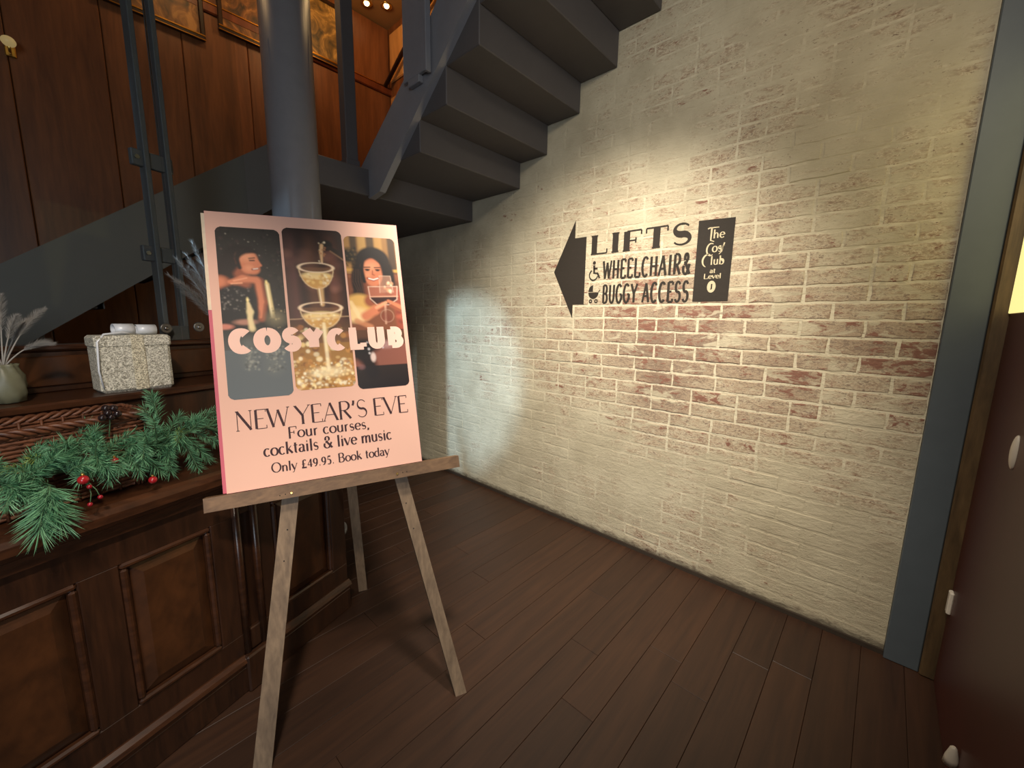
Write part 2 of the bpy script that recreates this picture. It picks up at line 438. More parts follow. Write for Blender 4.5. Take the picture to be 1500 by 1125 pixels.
# glyph skeletons on a unit box, x to 1 (times the width), y 0..1; each stroke is (points, weight): A auto, K thick, N thin, S serif bar
def L_(*p): return list(p)
GL = {
 'L': (.80, [(L_((.2, 1), (.2, 0)), 'K'), (L_((.2, 0), (.95, 0)), 'N'), (L_((.95, 0), (.95, .24)), 'N')], [(.2, 1), (.2, 0)]),
 'I': (.42, [(L_((.5, 1), (.5, 0)), 'K')], [(.5, 1), (.5, 0)]),
 'F': (.80, [(L_((.2, 1), (.2, 0)), 'K'), (L_((.2, 1), (.95, 1)), 'N'), (L_((.95, 1), (.95, .78)), 'N'), (L_((.2, .5), (.68, .5)), 'N'), (L_((.68, .36), (.68, .64)), 'N')], [(.2, 0)]),
 'T': (.90, [(L_((.5, 1), (.5, 0)), 'K'), (L_((.04, 1), (.96, 1)), 'N'), (L_((.04, 1), (.04, .76)), 'N'), (L_((.96, 1), (.96, .76)), 'N')], [(.5, 0)]),
 'S': (.72, [(arc(.5, .745, .36, .255, 28, 270, 14) + arc(.5, .255, .40, .255, 90, -152, 14)[1:], 'S')], []),
 'W': (1.2, [(L_((.02, 1), (.26, 0)), 'K'), (L_((.26, 0), (.5, .9)), 'N'), (L_((.5, .9), (.74, 0)), 'K'), (L_((.74, 0), (.98, 1)), 'N')], [(.02, 1), (.98, 1)]),
 'H': (.88, [(L_((.15, 1), (.15, 0)), 'K'), (L_((.85, 1), (.85, 0)), 'K'), (L_((.15, .5), (.85, .5)), 'N')], [(.15, 1), (.15, 0), (.85, 1), (.85, 0)]),
 'E': (.74, [(L_((.2, 1), (.2, 0)), 'K'), (L_((.2, 1), (.92, 1)), 'N'), (L_((.2, 0), (.95, 0)), 'N'), (L_((.2, .52), (.75, .52)), 'N'), (L_((.95, 0), (.95, .16)), 'N'), (L_((.92, 1), (.92, .86)), 'N')], []),
 'C': (.84, [(arc(.53, .5, .45, .5, 48, 312, 22), 'A')], []),
 'A': (.92, [(L_((.06, 0), (.5, 1)), 'N'), (L_((.5, 1), (.94, 0)), 'K'), (L_((.22, .33), (.78, .33)), 'N')], [(.06, 0), (.94, 0)]),
 'R': (.84, [(L_((.18, 1), (.18, 0)), 'K'), (L_((.18, 1), (.5, 1)) + arc(.5, .745, .34, .255, 90, -90, 10)[1:] + [(.18, .49)], 'A'), (L_((.45, .49), (.92, 0)), 'K')], [(.18, 0)]),
 '&': (.86, [(L_((.95, .0), (.30, .62)), 'K'), (arc(.46, .79, .20, .20, 215, -35, 12), 'A'), (L_((.62, .67), (.24, .44)), 'N'), (arc(.42, .25, .31, .25, 140, 318, 12) + [(.90, .48)], 'A')], []),
 'B': (.80, [(L_((.18, 1), (.18, 0)), 'K'), (L_((.18, 1), (.5, 1)) + arc(.5, .76, .30, .24, 90, -90, 10)[1:] + [(.18, .52)], 'A'), (L_((.18, .52), (.52, .52)) + arc(.52, .26, .36, .26, 90, -90, 10)[1:] + [(.18, 0)], 'A')], []),
 'U': (.84, [(L_((.15, 1), (.15, .35)) + arc(.5, .35, .35, .35, 180, 360, 12)[1:] + [(.85, 1)], 'A')], [(.15, 1), (.85, 1)]),
 'G': (.88, [(arc(.52, .5, .44, .5, 48, 335, 22), 'A'), (L_((.93, .46), (.93, .16)), 'K'), (L_((.62, .46), (.96, .46)), 'N')], []),
 'Y': (.86, [(L_((.03, 1), (.5, .46)), 'K'), (L_((.5, .46), (.97, 1)), 'N'), (L_((.5, .48), (.5, 0)), 'K')], [(.03, 1), (.97, 1), (.5, 0)]),
 'N': (.95, [(L_((.13, 0), (.13, 1)), 'N'), (L_((.13, 1), (.87, 0)), 'K'), (L_((.87, 0), (.87, 1)), 'N')], [(.13, 0), (.13, 1), (.87, 1)]),
 'V': (.90, [(L_((.03, 1), (.5, 0)), 'K'), (L_((.5, 0), (.97, 1)), 'N')], [(.03, 1), (.97, 1)]),
 "'": (.28, [(L_((.55, 1), (.5, .84), (.3, .72)), 'A')], []),
 'O': (.98, [(arc(.5, .5, .46, .5, 90, 450, 30), 'A')], []),
 'J': (.45, [(L_((.6, 1), (.6, .2)) + arc(.35, .2, .25, .2, 0, -130, 8)[1:], 'A')], [(.6, 1)]),
 'o': (.60, [(arc(.5, .31, .46, .31, 90, 450, 24), 'A')], []),
 'u': (.62, [(L_((.17, .62), (.17, .2)) + arc(.48, .2, .31, .2, 180, 350, 8)[1:], 'A'), (L_((.82, .62), (.82, 0)), 'K')], [(.17, .62), (.82, .62)]),
 'r': (.44, [(L_((.3, .62), (.3, 0)), 'K'), (L_((.3, .4), (.5, .58), (.85, .62)), 'A')], [(.3, 0)]),
 'c': (.54, [(arc(.55, .31, .45, .31, 50, 315, 18), 'A')], []),
 's': (.46, [(arc(.5, .465, .34, .155, 25, 270, 10) + arc(.5, .155, .38, .155, 90, -150, 10)[1:], 'S')], []),
 'e': (.56, [(L_((.1, .33), (.95, .33)), 'N'), (arc(.52, .31, .44, .31, 5, 318, 20), 'A')], []),
 ',': (.26, [(L_((.5, .06), (.5, -.04), (.32, -.16)), 'A')], []),
 '.': (.26, [(L_((.35, .045), (.65, .045)), 'K')], []),
 'k': (.60, [(L_((.2, 1), (.2, 0)), 'K'), (L_((.2, .24), (.8, .62)), 'N'), (L_((.42, .36), (.95, 0)), 'K')], [(.2, 0)]),
 't': (.40, [(L_((.45, .84), (.45, .14)) + arc(.72, .14, .27, .14, 180, 290, 6)[1:], 'A'), (L_((.08, .62), (.92, .62)), 'N')], []),
 'a': (.56, [(arc(.45, .46, .32, .16, 160, 0, 8) + [(.77, .1), (.97, 0)], 'A'), (arc(.42, .17, .32, .17, 70, 360, 16), 'A')], []),
 'i': (.28, [(L_((.5, .62), (.5, 0)), 'K'), (L_((.36, .82), (.64, .82)), 'K')], [(.5, 0)]),
 'l': (.28, [(L_((.5, 1), (.5, 0)), 'K')], [(.5, 0)]),
 'v': (.58, [(L_((.05, .62), (.5, 0)), 'K'), (L_((.5, 0), (.95, .62)), 'N')], [(.05, .62), (.95, .62)]),
 'm': (.95, [(L_((.12, .62), (.12, 0)), 'K'), (L_((.12, .4), (.25, .57), (.36, .62), (.47, .57), (.5, .42), (.5, 0)), 'A'), (L_((.5, .4), (.63, .57), (.74, .62), (.85, .57), (.88, .42), (.88, 0)), 'A')], [(.12, 0), (.5, 0), (.88, 0)]),
 'n': (.64, [(L_((.18, .62), (.18, 0)), 'K'), (L_((.18, .4), (.36, .57), (.54, .62), (.74, .55), (.82, .4), (.82, 0)), 'A')], [(.18, 0), (.82, 0)]),
 'y': (.58, [(L_((.05, .62), (.5, 0)), 'K'), (L_((.95, .62), (.5, 0), (.35, -.22), (.1, -.26)), 'N')], [(.05, .62), (.95, .62)]),
 'd': (.62, [(arc(.44, .31, .38, .31, 60, 300, 18), 'A'), (L_((.82, 1), (.82, 0)), 'K')], []),
 'b': (.62, [(arc(.54, .31, .38, .31, 240, -60 + 180, 18)[::-1] if False else arc(.54, .31, .38, .31, -120, 120, 18), 'A'), (L_((.18, 1), (.18, 0)), 'K')], []),
 'h': (.62, [(L_((.18, 1), (.18, 0)), 'K'), (L_((.18, .4), (.36, .57), (.54, .62), (.74, .55), (.82, .4), (.82, 0)), 'A')], []),
 '4': (.56, [(L_((.68, .86), (.68, 0)), 'K'), (L_((.68, .86), (.05, .25)), 'N'), (L_((.05, .25), (.98, .25)), 'N')], []),
 '9': (.54, [(arc(.48, .58, .36, .27, 0, 360, 18), 'A'), (L_((.84, .58), (.8, .3), (.6, .08), (.3, 0)), 'A')], []),
 '5': (.52, [(L_((.85, .85), (.28, .85)), 'K'), (L_((.28, .85), (.22, .5)), 'N'), (L_((.22, .5)) + arc(.45, .26, .38, .27, 110, -130, 14), 'A')], []),
 '£': (.60, [(arc(.6, .66, .26, .2, 30, 180, 8) + [(.36, .2), (.2, .04)], 'A'), (L_((.08, .03), (.95, .03)), 'K'), (L_((.1, .42), (.72, .42)), 'N')], []),
 ' ': (.32, [], []),
}
def stroke_poly(mb, pts, wid, fn, d=0.0):
    n = len(pts)
    if n < 2: return
    L, Rr = [], []
    for i, (x, y) in enumerate(pts):
        a = pts[max(i - 1, 0)]; b = pts[min(i + 1, n - 1)]
        dx, dy = b[0] - a[0], b[1] - a[1]; m = math.hypot(dx, dy) or 1
        nx, ny = -dy / m, dx / m
        L.append((x + nx * wid[i] / 2, y + ny * wid[i] / 2)); Rr.append((x - nx * wid[i] / 2, y - ny * wid[i] / 2))
    P = [fn(*q, d) for q in L] + [fn(*q, d) for q in Rr]
    mb.add(P, [[i, n + i, n + i + 1, i + 1] for i in range(n - 1)])
def text(mb, s, x, y, h, fn, width=None, thin=.05, thick=.14, serif=0.0, wide=1.0, track=.06, align='L', sthick=None):
    """draws s with its baseline at (x, y) and cap height h into fn(a, b) -> world; returns the width"""
    adv = sum(GL[c][0] * wide + track for c in s) - track
    sx = (width / (adv * h)) if width else 1.0
    tot = adv * h * sx
    if align == 'C': x -= tot / 2
    k = 0.0; layer = 0
    # caps stay inside the height: inset the skeleton by half the thin weight
    ins = thin / 2
    for c in s:
        gw, strokes, serifs = GL[c]; gw *= wide
        tx = lambda p: (x + (k + p[0] * gw) * h * sx, y + (ins + p[1] * (1 - 2 * ins)) * h)
        for pts, wmode in strokes:
            q = [tx(p) for p in pts]; n = len(q); ww = []
            for i in range(n):
                a = q[max(i - 1, 0)]; b = q[min(i + 1, n - 1)]
                m = math.hypot(b[0] - a[0], b[1] - a[1]) or 1
                vert = abs(b[1] - a[1]) / m
                if wmode == 'K': t_ = thick
                elif wmode == 'N': t_ = thin
                elif wmode == 'S':
                    fr = i / (n - 1); t_ = thin + ((sthick or thick) - thin) * math.exp(-((fr - .5) / .20) ** 2)
                    if fr < .1 or fr > .9: t_ = max(t_, thin)
                else: t_ = thin + (thick - thin) * vert ** 1.6
                ww.append(t_ * h)
            layer += 1; stroke_poly(mb, q, ww, fn, 1.2e-5 * layer)
        if serif:
            for p in serifs:
                a, b = tx(p)
                stroke_poly(mb, [(a - serif * h, b), (a + serif * h, b)], [thin * h] * 2, fn, 1.2e-5 * layer + 6e-6)
        k += gw + track
    return tot

def sign_paint(name, col):
    t = NT(name); p = t.pos()
    n = t.noise(t.mapping(p, (1, 1, 2)), 26, 6, 0.7)
    c = t.mix(t.math('MULTIPLY', t.smooth(n, .58, .72), .22), col, tuple(x * 2.2 for x in col[:3]) + (1,))
    t.set(c, 0.75, 0, 0.3); t.bump(n, 0.4, 0.003)
    return t.m
M_SIGNBLK = sign_paint('black_sign_paint', lin(44, 38, 32))
M_SIGNCRM = sign_paint('cream_sign_paint', lin(190, 176, 146))
SX = DX - 0.0028
sgn = thing('painted_sign', (SX, 1.15, 1.53), 'black arrow sign painted on pale brick pointing left to the lifts', 'sign')
def wfn(x):      # a runs along the wall from left to right as read, so -Y
    return lambda a, b, d=0.0: (x - d, -a, b)
def flat(poly, fn, rev=False):
    mb = MB(); mb.add([fn(a, b) for a, b in poly], [list(range(len(poly)))[::-1] if rev else list(range(len(poly)))]); return mb
A = wfn(SX)
def thin_slab(poly, x0, x1):
    mb = MB(); mb.prism(poly, lambda a, b, d: (d, -a, b), x0, x1); return mb
thin_slab([(-1.708, 1.742), (-1.548, 1.436), (-1.548, 1.524), (-1.462, 1.524), (-1.462, 1.943), (-1.548, 1.943), (-1.548, 2.052)], SX + 0.002, SX).build('arrow', M_SIGNBLK, sgn)
mb = MB(); text(mb, 'LIFTS', -1.425, 1.827, 0.116, A, width=.612, thin=.075, thick=.34, serif=.20, wide=1.55, track=.20, sthick=.30); mb.build('lettering', M_SIGNBLK, sgn)
mb = MB(); text(mb, 'WHEELCHAIR&', -1.331, 1.671, 0.118, A, width=.522, thin=.10, thick=.12, wide=.58, track=.12); mb.build('lettering', M_SIGNBLK, sgn)
mb = MB(); text(mb, 'BUGGY ACCESS', -1.327, 1.525, 0.119, A, width=.520, thin=.10, thick=.12, wide=.58, track=.12); mb.build('lettering', M_SIGNBLK, sgn)
# wheelchair symbol
mb = MB()
def disc(mb, cx, cy, rx, ry, fn, a0=0, a1=360, n=24):
    P = [(cx, cy)] + arc(cx, cy, rx, ry, a0, a1, n)
    mb.add([fn(*q) for q in P], [[0, i, i + 1] for i in range(1, len(P) - 1)])
disc(mb, -1.396, 1.778, .011, .011, A)
wl = .0115
stroke_poly(mb, [(-1.396, 1.764), (-1.394, 1.716), (-1.370, 1.714), (-1.355, 1.684)], [.015, .015, .013, .012], A)
stroke_poly(mb, [(-1.395, 1.744), (-1.371, 1.742)], [.009] * 2, A)
stroke_poly(mb, arc(-1.398, 1.704, .030, .031, 115, 345, 22), [.008] * 23, A)
mb.build('wheelchair_symbol', M_SIGNBLK, sgn)
mb = MB()
disc(mb, -1.393, 1.597, .037, .040, A, 180, 360)
disc(mb, -1.397, 1.602, .033, .040, A, 90, 180)
stroke_poly(mb, [(-1.357, 1.600), (-1.346, 1.612)], [.006] * 2, A)
for cx in (-1.412, -1.372):
    stroke_poly(mb, arc(cx, 1.543, .009, .009, 0, 360, 16), [.008] * 17, A)
mb.build('buggy_symbol', M_SIGNBLK, sgn)
thin_slab([(-.783, 1.529), (-.610, 1.529), (-.610, 1.933), (-.783, 1.940)], SX + 0.002, SX).build('logo_panel', M_SIGNBLK, sgn)
A2 = wfn(SX - 0.0006)
mb = MB()
stroke_poly(mb, [(-.735, 1.893), (-.725, 1.897), (-.682, 1.896)], [.006, .006, .004], A2)
stroke_poly(mb, [(-.716, 1.895), (-.717, 1.835), (-.700, 1.828)], [.009, .007, .004], A2)
text(mb, 'he', -.706, 1.842, .046, A2, thin=.07, thick=.15, wide=.9, track=.10)
mb.build('logo_lettering', M_SIGNCRM, sgn)
mb = MB()
stroke_poly(mb, arc(-.712, 1.790, .020, .030, 60, 300, 16), [.004 + .004 * math.sin(i / 16 * math.pi) for i in range(17)], A2)
text(mb, 'os', -.705, 1.775, .048, A2, thin=.07, thick=.15, wide=.8, track=.08)
stroke_poly(mb, [(-.668, 1.806), (-.660, 1.782), (-.650, 1.806)], [.006, .006, .004], A2)
stroke_poly(mb, [(-.650, 1.818), (-.660, 1.776), (-.672, 1.764)], [.007, .005, .003], A2)
mb.build('logo_lettering', M_SIGNCRM, sgn)
mb = MB()
stroke_poly(mb, arc(-.722, 1.735, .026, .032, 70, 250, 16), [.003 + .006 * math.sin(i / 16 * math.pi) for i in range(17)], A2)
text(mb, 'lub', -.709, 1.712, .046, A2, thin=.07, thick=.14, wide=.80, track=.09)
stroke_poly(mb, [(-.664, 1.745), (-.654, 1.735), (-.645, 1.720)], [.005, .009, .003], A2)
mb.build('logo_lettering', M_SIGNCRM, sgn)
mb = MB(); text(mb, 'at', -.694, 1.672, .026, A2, thin=.10, thick=.2, align='C'); mb.build('lettering', M_SIGNCRM, sgn)
mb = MB(); text(mb, 'Level', -.694, 1.644, .027, A2, align='C', width=.084, thin=.08, thick=.2, serif=.08); mb.build('lettering', M_SIGNCRM, sgn)
mb = MB(); disc(mb, -.694, 1.604, .021, .030, A2); mb.build('level_oval', M_SIGNCRM, sgn)
mb = MB(); text(mb, 'J', -.694, 1.590, .028, wfn(SX - 0.0010), thin=.10, thick=.24, serif=.12, align='C'); mb.build('level_number', M_SIGNBLK, sgn)

# ------------------------------------------------------------------ floor, back wall, upper ceiling
floor = MB().box((-2.4, -1.6, -0.06), (DX + 0.12, 3.66, -0.012)).build('floor', M_FLOOR, base=(0, 0, 0), kind='structure', label='dark brown wooden plank floor')
rng = random.Random(3)
y = -1.6; PW = 0.138
while y < 3.64:
    y1 = min(y + PW, 3.655)
    x = -2.4 + rng.uniform(-1.5, 0)
    while x < DX:
        L = rng.uniform(1.6, 2.6); a, b = max(x, -2.4), min(x + L, DX - .002)
        if b - a > 0.05:
            mb = MB().box((a + .0005, y + .0005, -0.02), (b - .0005, y1 - .0005, 0.0 - rng.uniform(0, .0004)), bev=0.0012)
            mb.build('plank', M_FLOOR, floor)
        x += L
    y = y1
# thin dark strip at the wall foot
MB().box((DX - 0.012, WY0, 0.0), (DX - 0.0005, WY1, 0.022)).build('foot_strip_right', plain('foot_strip_dark', lin(52, 42, 32), 0.7), base=(DX, 1, 0), kind='structure', label='thin dark strip along the foot of the brick wall')

BY = 3.66
wb = MB().box((-3.2, BY, 0), (DX + .12, BY + .1, 4.02)).build('wall_back', M_DARKWALL, base=(0, BY, 0), kind='structure', label='brown wood panelled wall of the stairwell at the back')
x = -1.62
for i in range(10):                       # tall wooden boards of the panelling
    x1 = x + 0.385
    mb = MB().box((x + .0015, BY - .016, 1.2), (min(x1, DX) - .0015, BY + .002, 3.44), bev=.004); mb.build('panel_board', M_PANEL, wb)
    mb = MB().box((x + .004, BY - .016, 3.50), (min(x1, DX) - .004, BY + .002, 3.99), bev=.004); mb.build('panel_board', M_PANEL, wb)
    x = x1
MB().box((-1.6, BY - .034, 3.44), (DX, BY, 3.50), bev=.008).build('picture_rail', M_PANELMOULD, wb)
MB().box((-1.6, BY - .038, 3.496), (DX, BY - .004, 3.503)).build('rail_edge', M_GOLD, wb)
# upper part of the right-hand wall on the landing, panelled
wu = MB().box((DX - 0.03, 2.50, 2.34), (DX + .10, BY, 4.02)).build('wall_landing', M_PANEL, base=(DX, 3, 2.34), kind='structure', label='amber lit panelled wall beside the stair landing')
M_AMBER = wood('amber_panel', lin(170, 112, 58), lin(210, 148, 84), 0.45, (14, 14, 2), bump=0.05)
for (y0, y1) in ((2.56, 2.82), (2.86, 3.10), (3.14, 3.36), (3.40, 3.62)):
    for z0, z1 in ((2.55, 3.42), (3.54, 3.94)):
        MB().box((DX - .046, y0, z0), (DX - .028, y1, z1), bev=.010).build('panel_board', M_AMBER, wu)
MB().tube([(DX - .09, 3.64, 3.50), (DX - .09, 3.0, 3.86), (DX - .09, 2.6, 4.0)], .018, 8).build('handrail', M_MAHOG, wu)
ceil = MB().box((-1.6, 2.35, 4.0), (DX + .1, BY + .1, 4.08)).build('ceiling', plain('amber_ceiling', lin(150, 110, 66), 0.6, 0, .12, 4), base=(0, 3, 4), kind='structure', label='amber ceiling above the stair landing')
M_BULB = emit('bulb_warm', (1.0, 0.72, 0.35, 1), 9.0)
def downlight(px, py, label):
    r = ray(px, py); k = (4.0 - CAM_H) / r[2]; p = r * k
    t = thing('ceiling_downlight', (p[0], p[1], 4.0), label, 'light', 'downlights on the amber ceiling')
    mb = MB(); mb.lathe([(.040, 0), (.046, -.006), (.046, -.012), (.034, -.014), (.030, -.004)], 20, (p[0], p[1], 4.0)); mb.build('trim_ring', M_BRASS, t)
    mb = MB(); mb.sphere((p[0], p[1], 3.992), .022, 12, 8, (1, 1, .8)); mb.build('bulb', M_BULB, t)
downlight(537, 3, 'glowing downlight in amber ceiling, the one nearer the round column')
downlight(566, 7, 'glowing downlight in amber ceiling, the one nearer the stair stringer')

# pictures on the stair wall
def picture(x0, x1, z0, z1, label, cols, seed, tilt=0.0):
    cx = (x0 + x1) / 2
    t = thing('framed_picture', (cx, BY - .02, z0), label, 'picture', 'framed pictures on the stair wall')
    d = BY - .018; fw = .028
    mb = MB()
    for lo, hi in (((x0, d - .03, z0), (x1, d, z0 + fw)), ((x0, d - .03, z1 - fw), (x1, d, z1)), ((x0, d - .03, z0 + fw), (x0 + fw, d, z1 - fw)), ((x1 - fw, d - .03, z0 + fw), (x1, d, z1 - fw))):
        mb.box(lo, hi, bev=.005)
    mb.build('frame', M_MAHOG, t)
    g = MB()
    g.box((x0 + .002, d - .033, z0 + fw - .004), (x1 - .002, d - .029, z0 + fw + .003)); g.box((x0 + .0, d - .034, z0 - .001), (x1, d - .028, z0 + .004))
    g.build('gilt_edge', M_GOLD, t)
    n = NT('painting_%d' % seed); p = n.mapping(n.obj(), (5, 5, 4))
    n.set(n.ramp(n.noise(p, 1.6, 5, .6, 1.2), [(.34, cols[0]), (.5, cols[1]), (.62, cols[2])]), .5)
    MB().box((x0 + fw, d - .014, z0 + fw), (x1 - fw, d - .002, z1 - fw)).build('canvas', n.m, t)
picture(.30, .82, 3.245, 3.72, 'dark framed picture with gilt lower edge on stair wall, far left', (lin(60, 40, 20), lin(140, 88, 40), lin(190, 130, 64)), 1)
picture(.90, 1.22, 3.36, 3.80, 'small dark picture between the left picture and the round column', (lin(50, 34, 18), lin(120, 74, 34), lin(180, 120, 60)), 2)
picture(1.42, 1.80, 3.46, 3.93, 'brown landscape picture on stair wall right of the round column', (lin(56, 44, 22), lin(130, 96, 44), lin(196, 150, 78)), 3)

# small glowing globe standing for a faint yellowish blob, far left
lx, lz = -.069, 2.80
la = thing('glow_globe', (lx, BY - .02, lz), 'small dim glowing globe on the panelled wall at the far left', 'lamp')
MB().box((lx - .02, BY - .03, lz - .03), (lx + .02, BY - .016, lz + .03), bev=.004).build('wall_plate', M_BRASS, la)
mb = MB(); mb.tube([(lx, BY - .03, lz - .01), (lx, BY - .07, lz - .02), (lx, BY - .09, lz)], .006, 8); mb.build('arm', M_BRASS, la)
mb = MB(); mb.sphere((lx, BY - .09, lz + .02), .028, 16, 10, (1, 1, .9)); mb.build('globe', emit('dim_globe', (.55, .38, .16, 1), .5), la)

# ------------------------------------------------------------------ stairs
XS = 1.40                                # outer face of the upper flight
st = thing('staircase', (XS, 2.5, 2.2), 'dark grey painted staircase with stepped underside rising along the brick wall', 'staircase')
for k in range(1, len(STEPS)):
    y_hi = STEPS[k - 1][0]; y_lo = STEPS[k][0]; zu = STEPS[k][1]
    top = STEPS[k + 1][1] + .03 if k + 1 < len(STEPS) else zu + .2
    MB().box((XS + .02, y_lo, zu), (DX - .004, y_hi, top), bev=.004).build('step', M_SOFFIT, st)
MB().box((1.02, STEPS[0][0], 2.185), (DX - .004, BY - .02, 2.345), bev=.004).build('landing', M_SOFFIT, st)
# stringer of the upper flight (profile in y, z)
def strz(y, base): return base + (2.54 - y) * 0.722
prof = [(2.665, 2.285), (2.54, 2.171), (2.41, 2.190), (0.30, 2.190 + 2.11 * .80), (0.30, 2.190 + 2.11 * .80 + .32), (2.10, 2.72), (2.655, 2.360)]
mb = MB(); mb.prism(prof[::-1], lambda a, b, d: (d, a, b), XS - .02, XS + .022); mb.build('stringer', M_SLATE, st)
# lower flight along the back wall: treads and near stringer
YN = 2.80
low = thing('lower_stair_flight', (0.2, YN, 1.2), 'grey stair flight seen through glass behind the wooden counter', 'staircase')
sl = .75
zt = lambda x: 1.765 + sl * x               # top edge of the stringer
zb = lambda x: 1.385 + sl * x
mb = MB(); mb.prism([(-1.75, zb(-1.75)), (.93, zb(.93)), (1.018, 2.15), (1.018, 2.42), (.90, 2.42), (-1.75, zt(-1.75))], lambda a, b, d: (a, d, b), YN + .04, YN); mb.build('stringer', plain('grey_stair_paint', lin(104, 97, 90), .55, 0, .08, 10), low)
for k in range(11):
    x0 = .80 - .235 * (k + 1); z0 = zb(x0) + .16
    MB().box((x0, YN + .04, z0), (x0 + .26, BY - .02, z0 + .04)).build('tread', M_SOFFIT, low)
    MB().box((x0 + .235, YN + .04, z0 + .0), (x0 + .255, BY - .02, z0 + .18)).build('riser', M_SOFFIT, low)

# round column
cx, cy, cr = .960, 2.60, .128
colm = thing('round_column', (cx, cy, 0), 'round slate blue steel column behind the easel', 'column')
mb = MB(); mb.lathe([(cr, .02), (cr, 4.0)], 48, (cx, cy, 0)); mb.build('shaft', M_SLATE, colm)
mb = MB(); mb.lathe([(cr + .05, 0), (cr + .05, .02), (cr + .004, .03), (cr + .004, .04)], 48, (cx, cy, 0)); mb.build('base_plate', M_SLATE, colm)

# balustrade posts
def flat_post(x, y, z0, z1, ang, label, gap=.030, wd=.05, th=.010, tabs=()):
    t = thing('balustrade_post', (x, y, z0), label, 'post', 'grey steel balustrade posts')
    Mx = Matrix.Translation((x, y, 0)) @ Matrix.Rotation(ang, 4, 'Z')
    for s in (-1, 1):
        MB().box((s * gap - th / 2, -wd / 2, z0), (s * gap + th / 2, wd / 2, z1), Mx, .002).build('flat_bar', M_STEELPOST, t)
    for z in tabs:
        MB().box((-gap - .045, -.012, z - .03), (gap + .02, .012, z + .03), Mx, .003).build('clamp', M_STEELPOST, t)
        mb = MB(); mb.lathe([(.008, -.018), (.008, .018)], 10); mb.v = [tuple(Mx @ Vector((v[0] - gap - .03, v[2], v[1] + z))) for v in mb.v]; mb.build('bolt', M_STEEL, t)
    MB().box((-gap - .006, -wd / 2 - .004, z0), (gap + .006, wd / 2 + .004, z0 + .06), Mx, .003).build('foot', M_STEELPOST, t)
# newel at the landing corner and post on the stringer
nw = thing('newel_post', (1.315, 2.63, 2.30), 'square grey newel post at the landing corner beside the stringer', 'post')
MB().box((1.275, 2.60, 2.346), (1.350, 2.675, 4.0), bev=.004).build('shaft', M_SOFFIT, nw)
MB().box((1.268, 2.593, 2.346), (1.357, 2.682, 2.40), bev=.004).build('foot', M_SOFFIT, nw)
sp = thing('balustrade_post', (1.365, 1.97, 2.66), 'wide flat grey post bolted to the upper stair stringer', 'post', 'grey steel balustrade posts')
MB().box((1.352, 1.885, 2.665), (1.372, 2.075, 4.0), bev=.003).build('flat_bar', M_SLATE, sp)
MB().box((1.340, 1.852, 2.650), (1.372, 1.872, 4.0), bev=.003).build('flat_bar', M_SLATE, sp)
MB().box((1.350, 1.93, 2.630), (1.379, 2.03, 2.665), bev=.003).build('foot', M_SLATE, sp)

# ------------------------------------------------------------------ counter (desk) in its own frame
DA = math.atan2(.31790, .94812)
DO = Vector((.3216, 1.637, 0))
MD = Matrix.Translation(DO) @ Matrix.Rotation(DA, 4, 'Z')
def D(s, v, z): return tuple(MD @ Vector((s, v, z)))
def desk_at(px, py, v):
    """point on the vertical plane at depth v behind the counter front"""
    r = ray(px, py); n = MD.to_3x3() @ Vector((0, 1, 0)); p0 = MD @ Vector((0, v, 0))
    k = (n.x * p0.x + n.y * p0.y) / (n.x * r[0] + n.y * r[1])
    p = Vector((r[0] * k, r[1] * k, CAM_H + r[2] * k))
    return MD.inverted() @ p
dk = thing('wooden_counter', tuple(DO), 'dark mahogany panelled counter with moulded top behind the easel', 'counter')
def dbox(name, lo, hi, mat=M_MAHOG, bev=.004, par=None):
    return MB().box(lo, hi, MD, bev).build(name, mat, par or dk)
S0, S1 = -1.60, .500
dbox('plinth', (S0, -.004, 0), (S1, .62, .105))
mb = MB(); mb.prism([(-.004, .105), (-.004, .118), (-.016, .128), (-.010, .140), (.004, .150), (.02, .150), (.02, .105)][::-1], lambda a, b, d: D(d, a, b), S0, S1); mb.build('plinth_moulding', M_MAHOGH, dk)
dbox('carcass', (S0, .028, .10), (S1, .62, .82))
# rails, stiles and raised panels
dbox('top_rail', (S0, .010, .700), (S1, .03, .815))
dbox('bottom_rail', (S0, .010, .145), (S1, .03, .235))
panels = [(-1.55, -1.22), (-1.12, -.80), (-.72, -.405), (-.315, -.075), (.145, .415)]
edges = [S0] + [e for p in panels for e in p] + [S1]
for a, b in zip(edges[0::2], edges[1::2]):
    if (a, b) == (-.075, .145): dbox('stile', (a, .010, .23), (.0, .03, .705)); dbox('stile', (.085, .010, .23), (b, .03, .705))
    else: dbox('stile', (a, .010, .23), (b, .03, .705))
for a, b in panels:
    m = .018
    mb = MB()
    for lo, hi in (((a, .004, .232), (b, .028, .232 + m)), ((a, .004, .703 - m), (b, .028, .703)), ((a, .004, .232 + m), (a + m, .028, .703 - m)), ((b - m, .004, .232 + m), (b, .028, .703 - m))):
        mb.box(lo, hi, MD, .006)
    fr = mb.build('panel_moulding', M_MAHOGH, dk)
    aa, bb, z0, z1, q = a + m, b - m, .25, .685, .035
    P = [D(aa, .026, z0), D(bb, .026, z0), D(bb, .026, z1), D(aa, .026, z1), D(aa + q, .012, z0 + q), D(bb - q, .012, z0 + q), D(bb - q, .012, z1 - q), D(aa + q, .012, z1 - q)]
    mb = MB(); mb.add(P, [(4, 5, 6, 7), (0, 1, 5, 4), (1, 2, 6, 5), (2, 3, 7, 6), (3, 0, 4, 7)]); mb.build('raised_panel', M_BURR, dk)
# joint between the two cabinets: pair of half-round beads on a dark recess
for s in (.010, .074):
    mb = MB(); mb.tube([D(s, .010, .150), D(s, .010, .80)], .013, 12); mb.build('bead', M_MAHOGH, dk)
dbox('plinth_block', (-.012, -.020, 0), (.098, .03, .150), bev=.006)
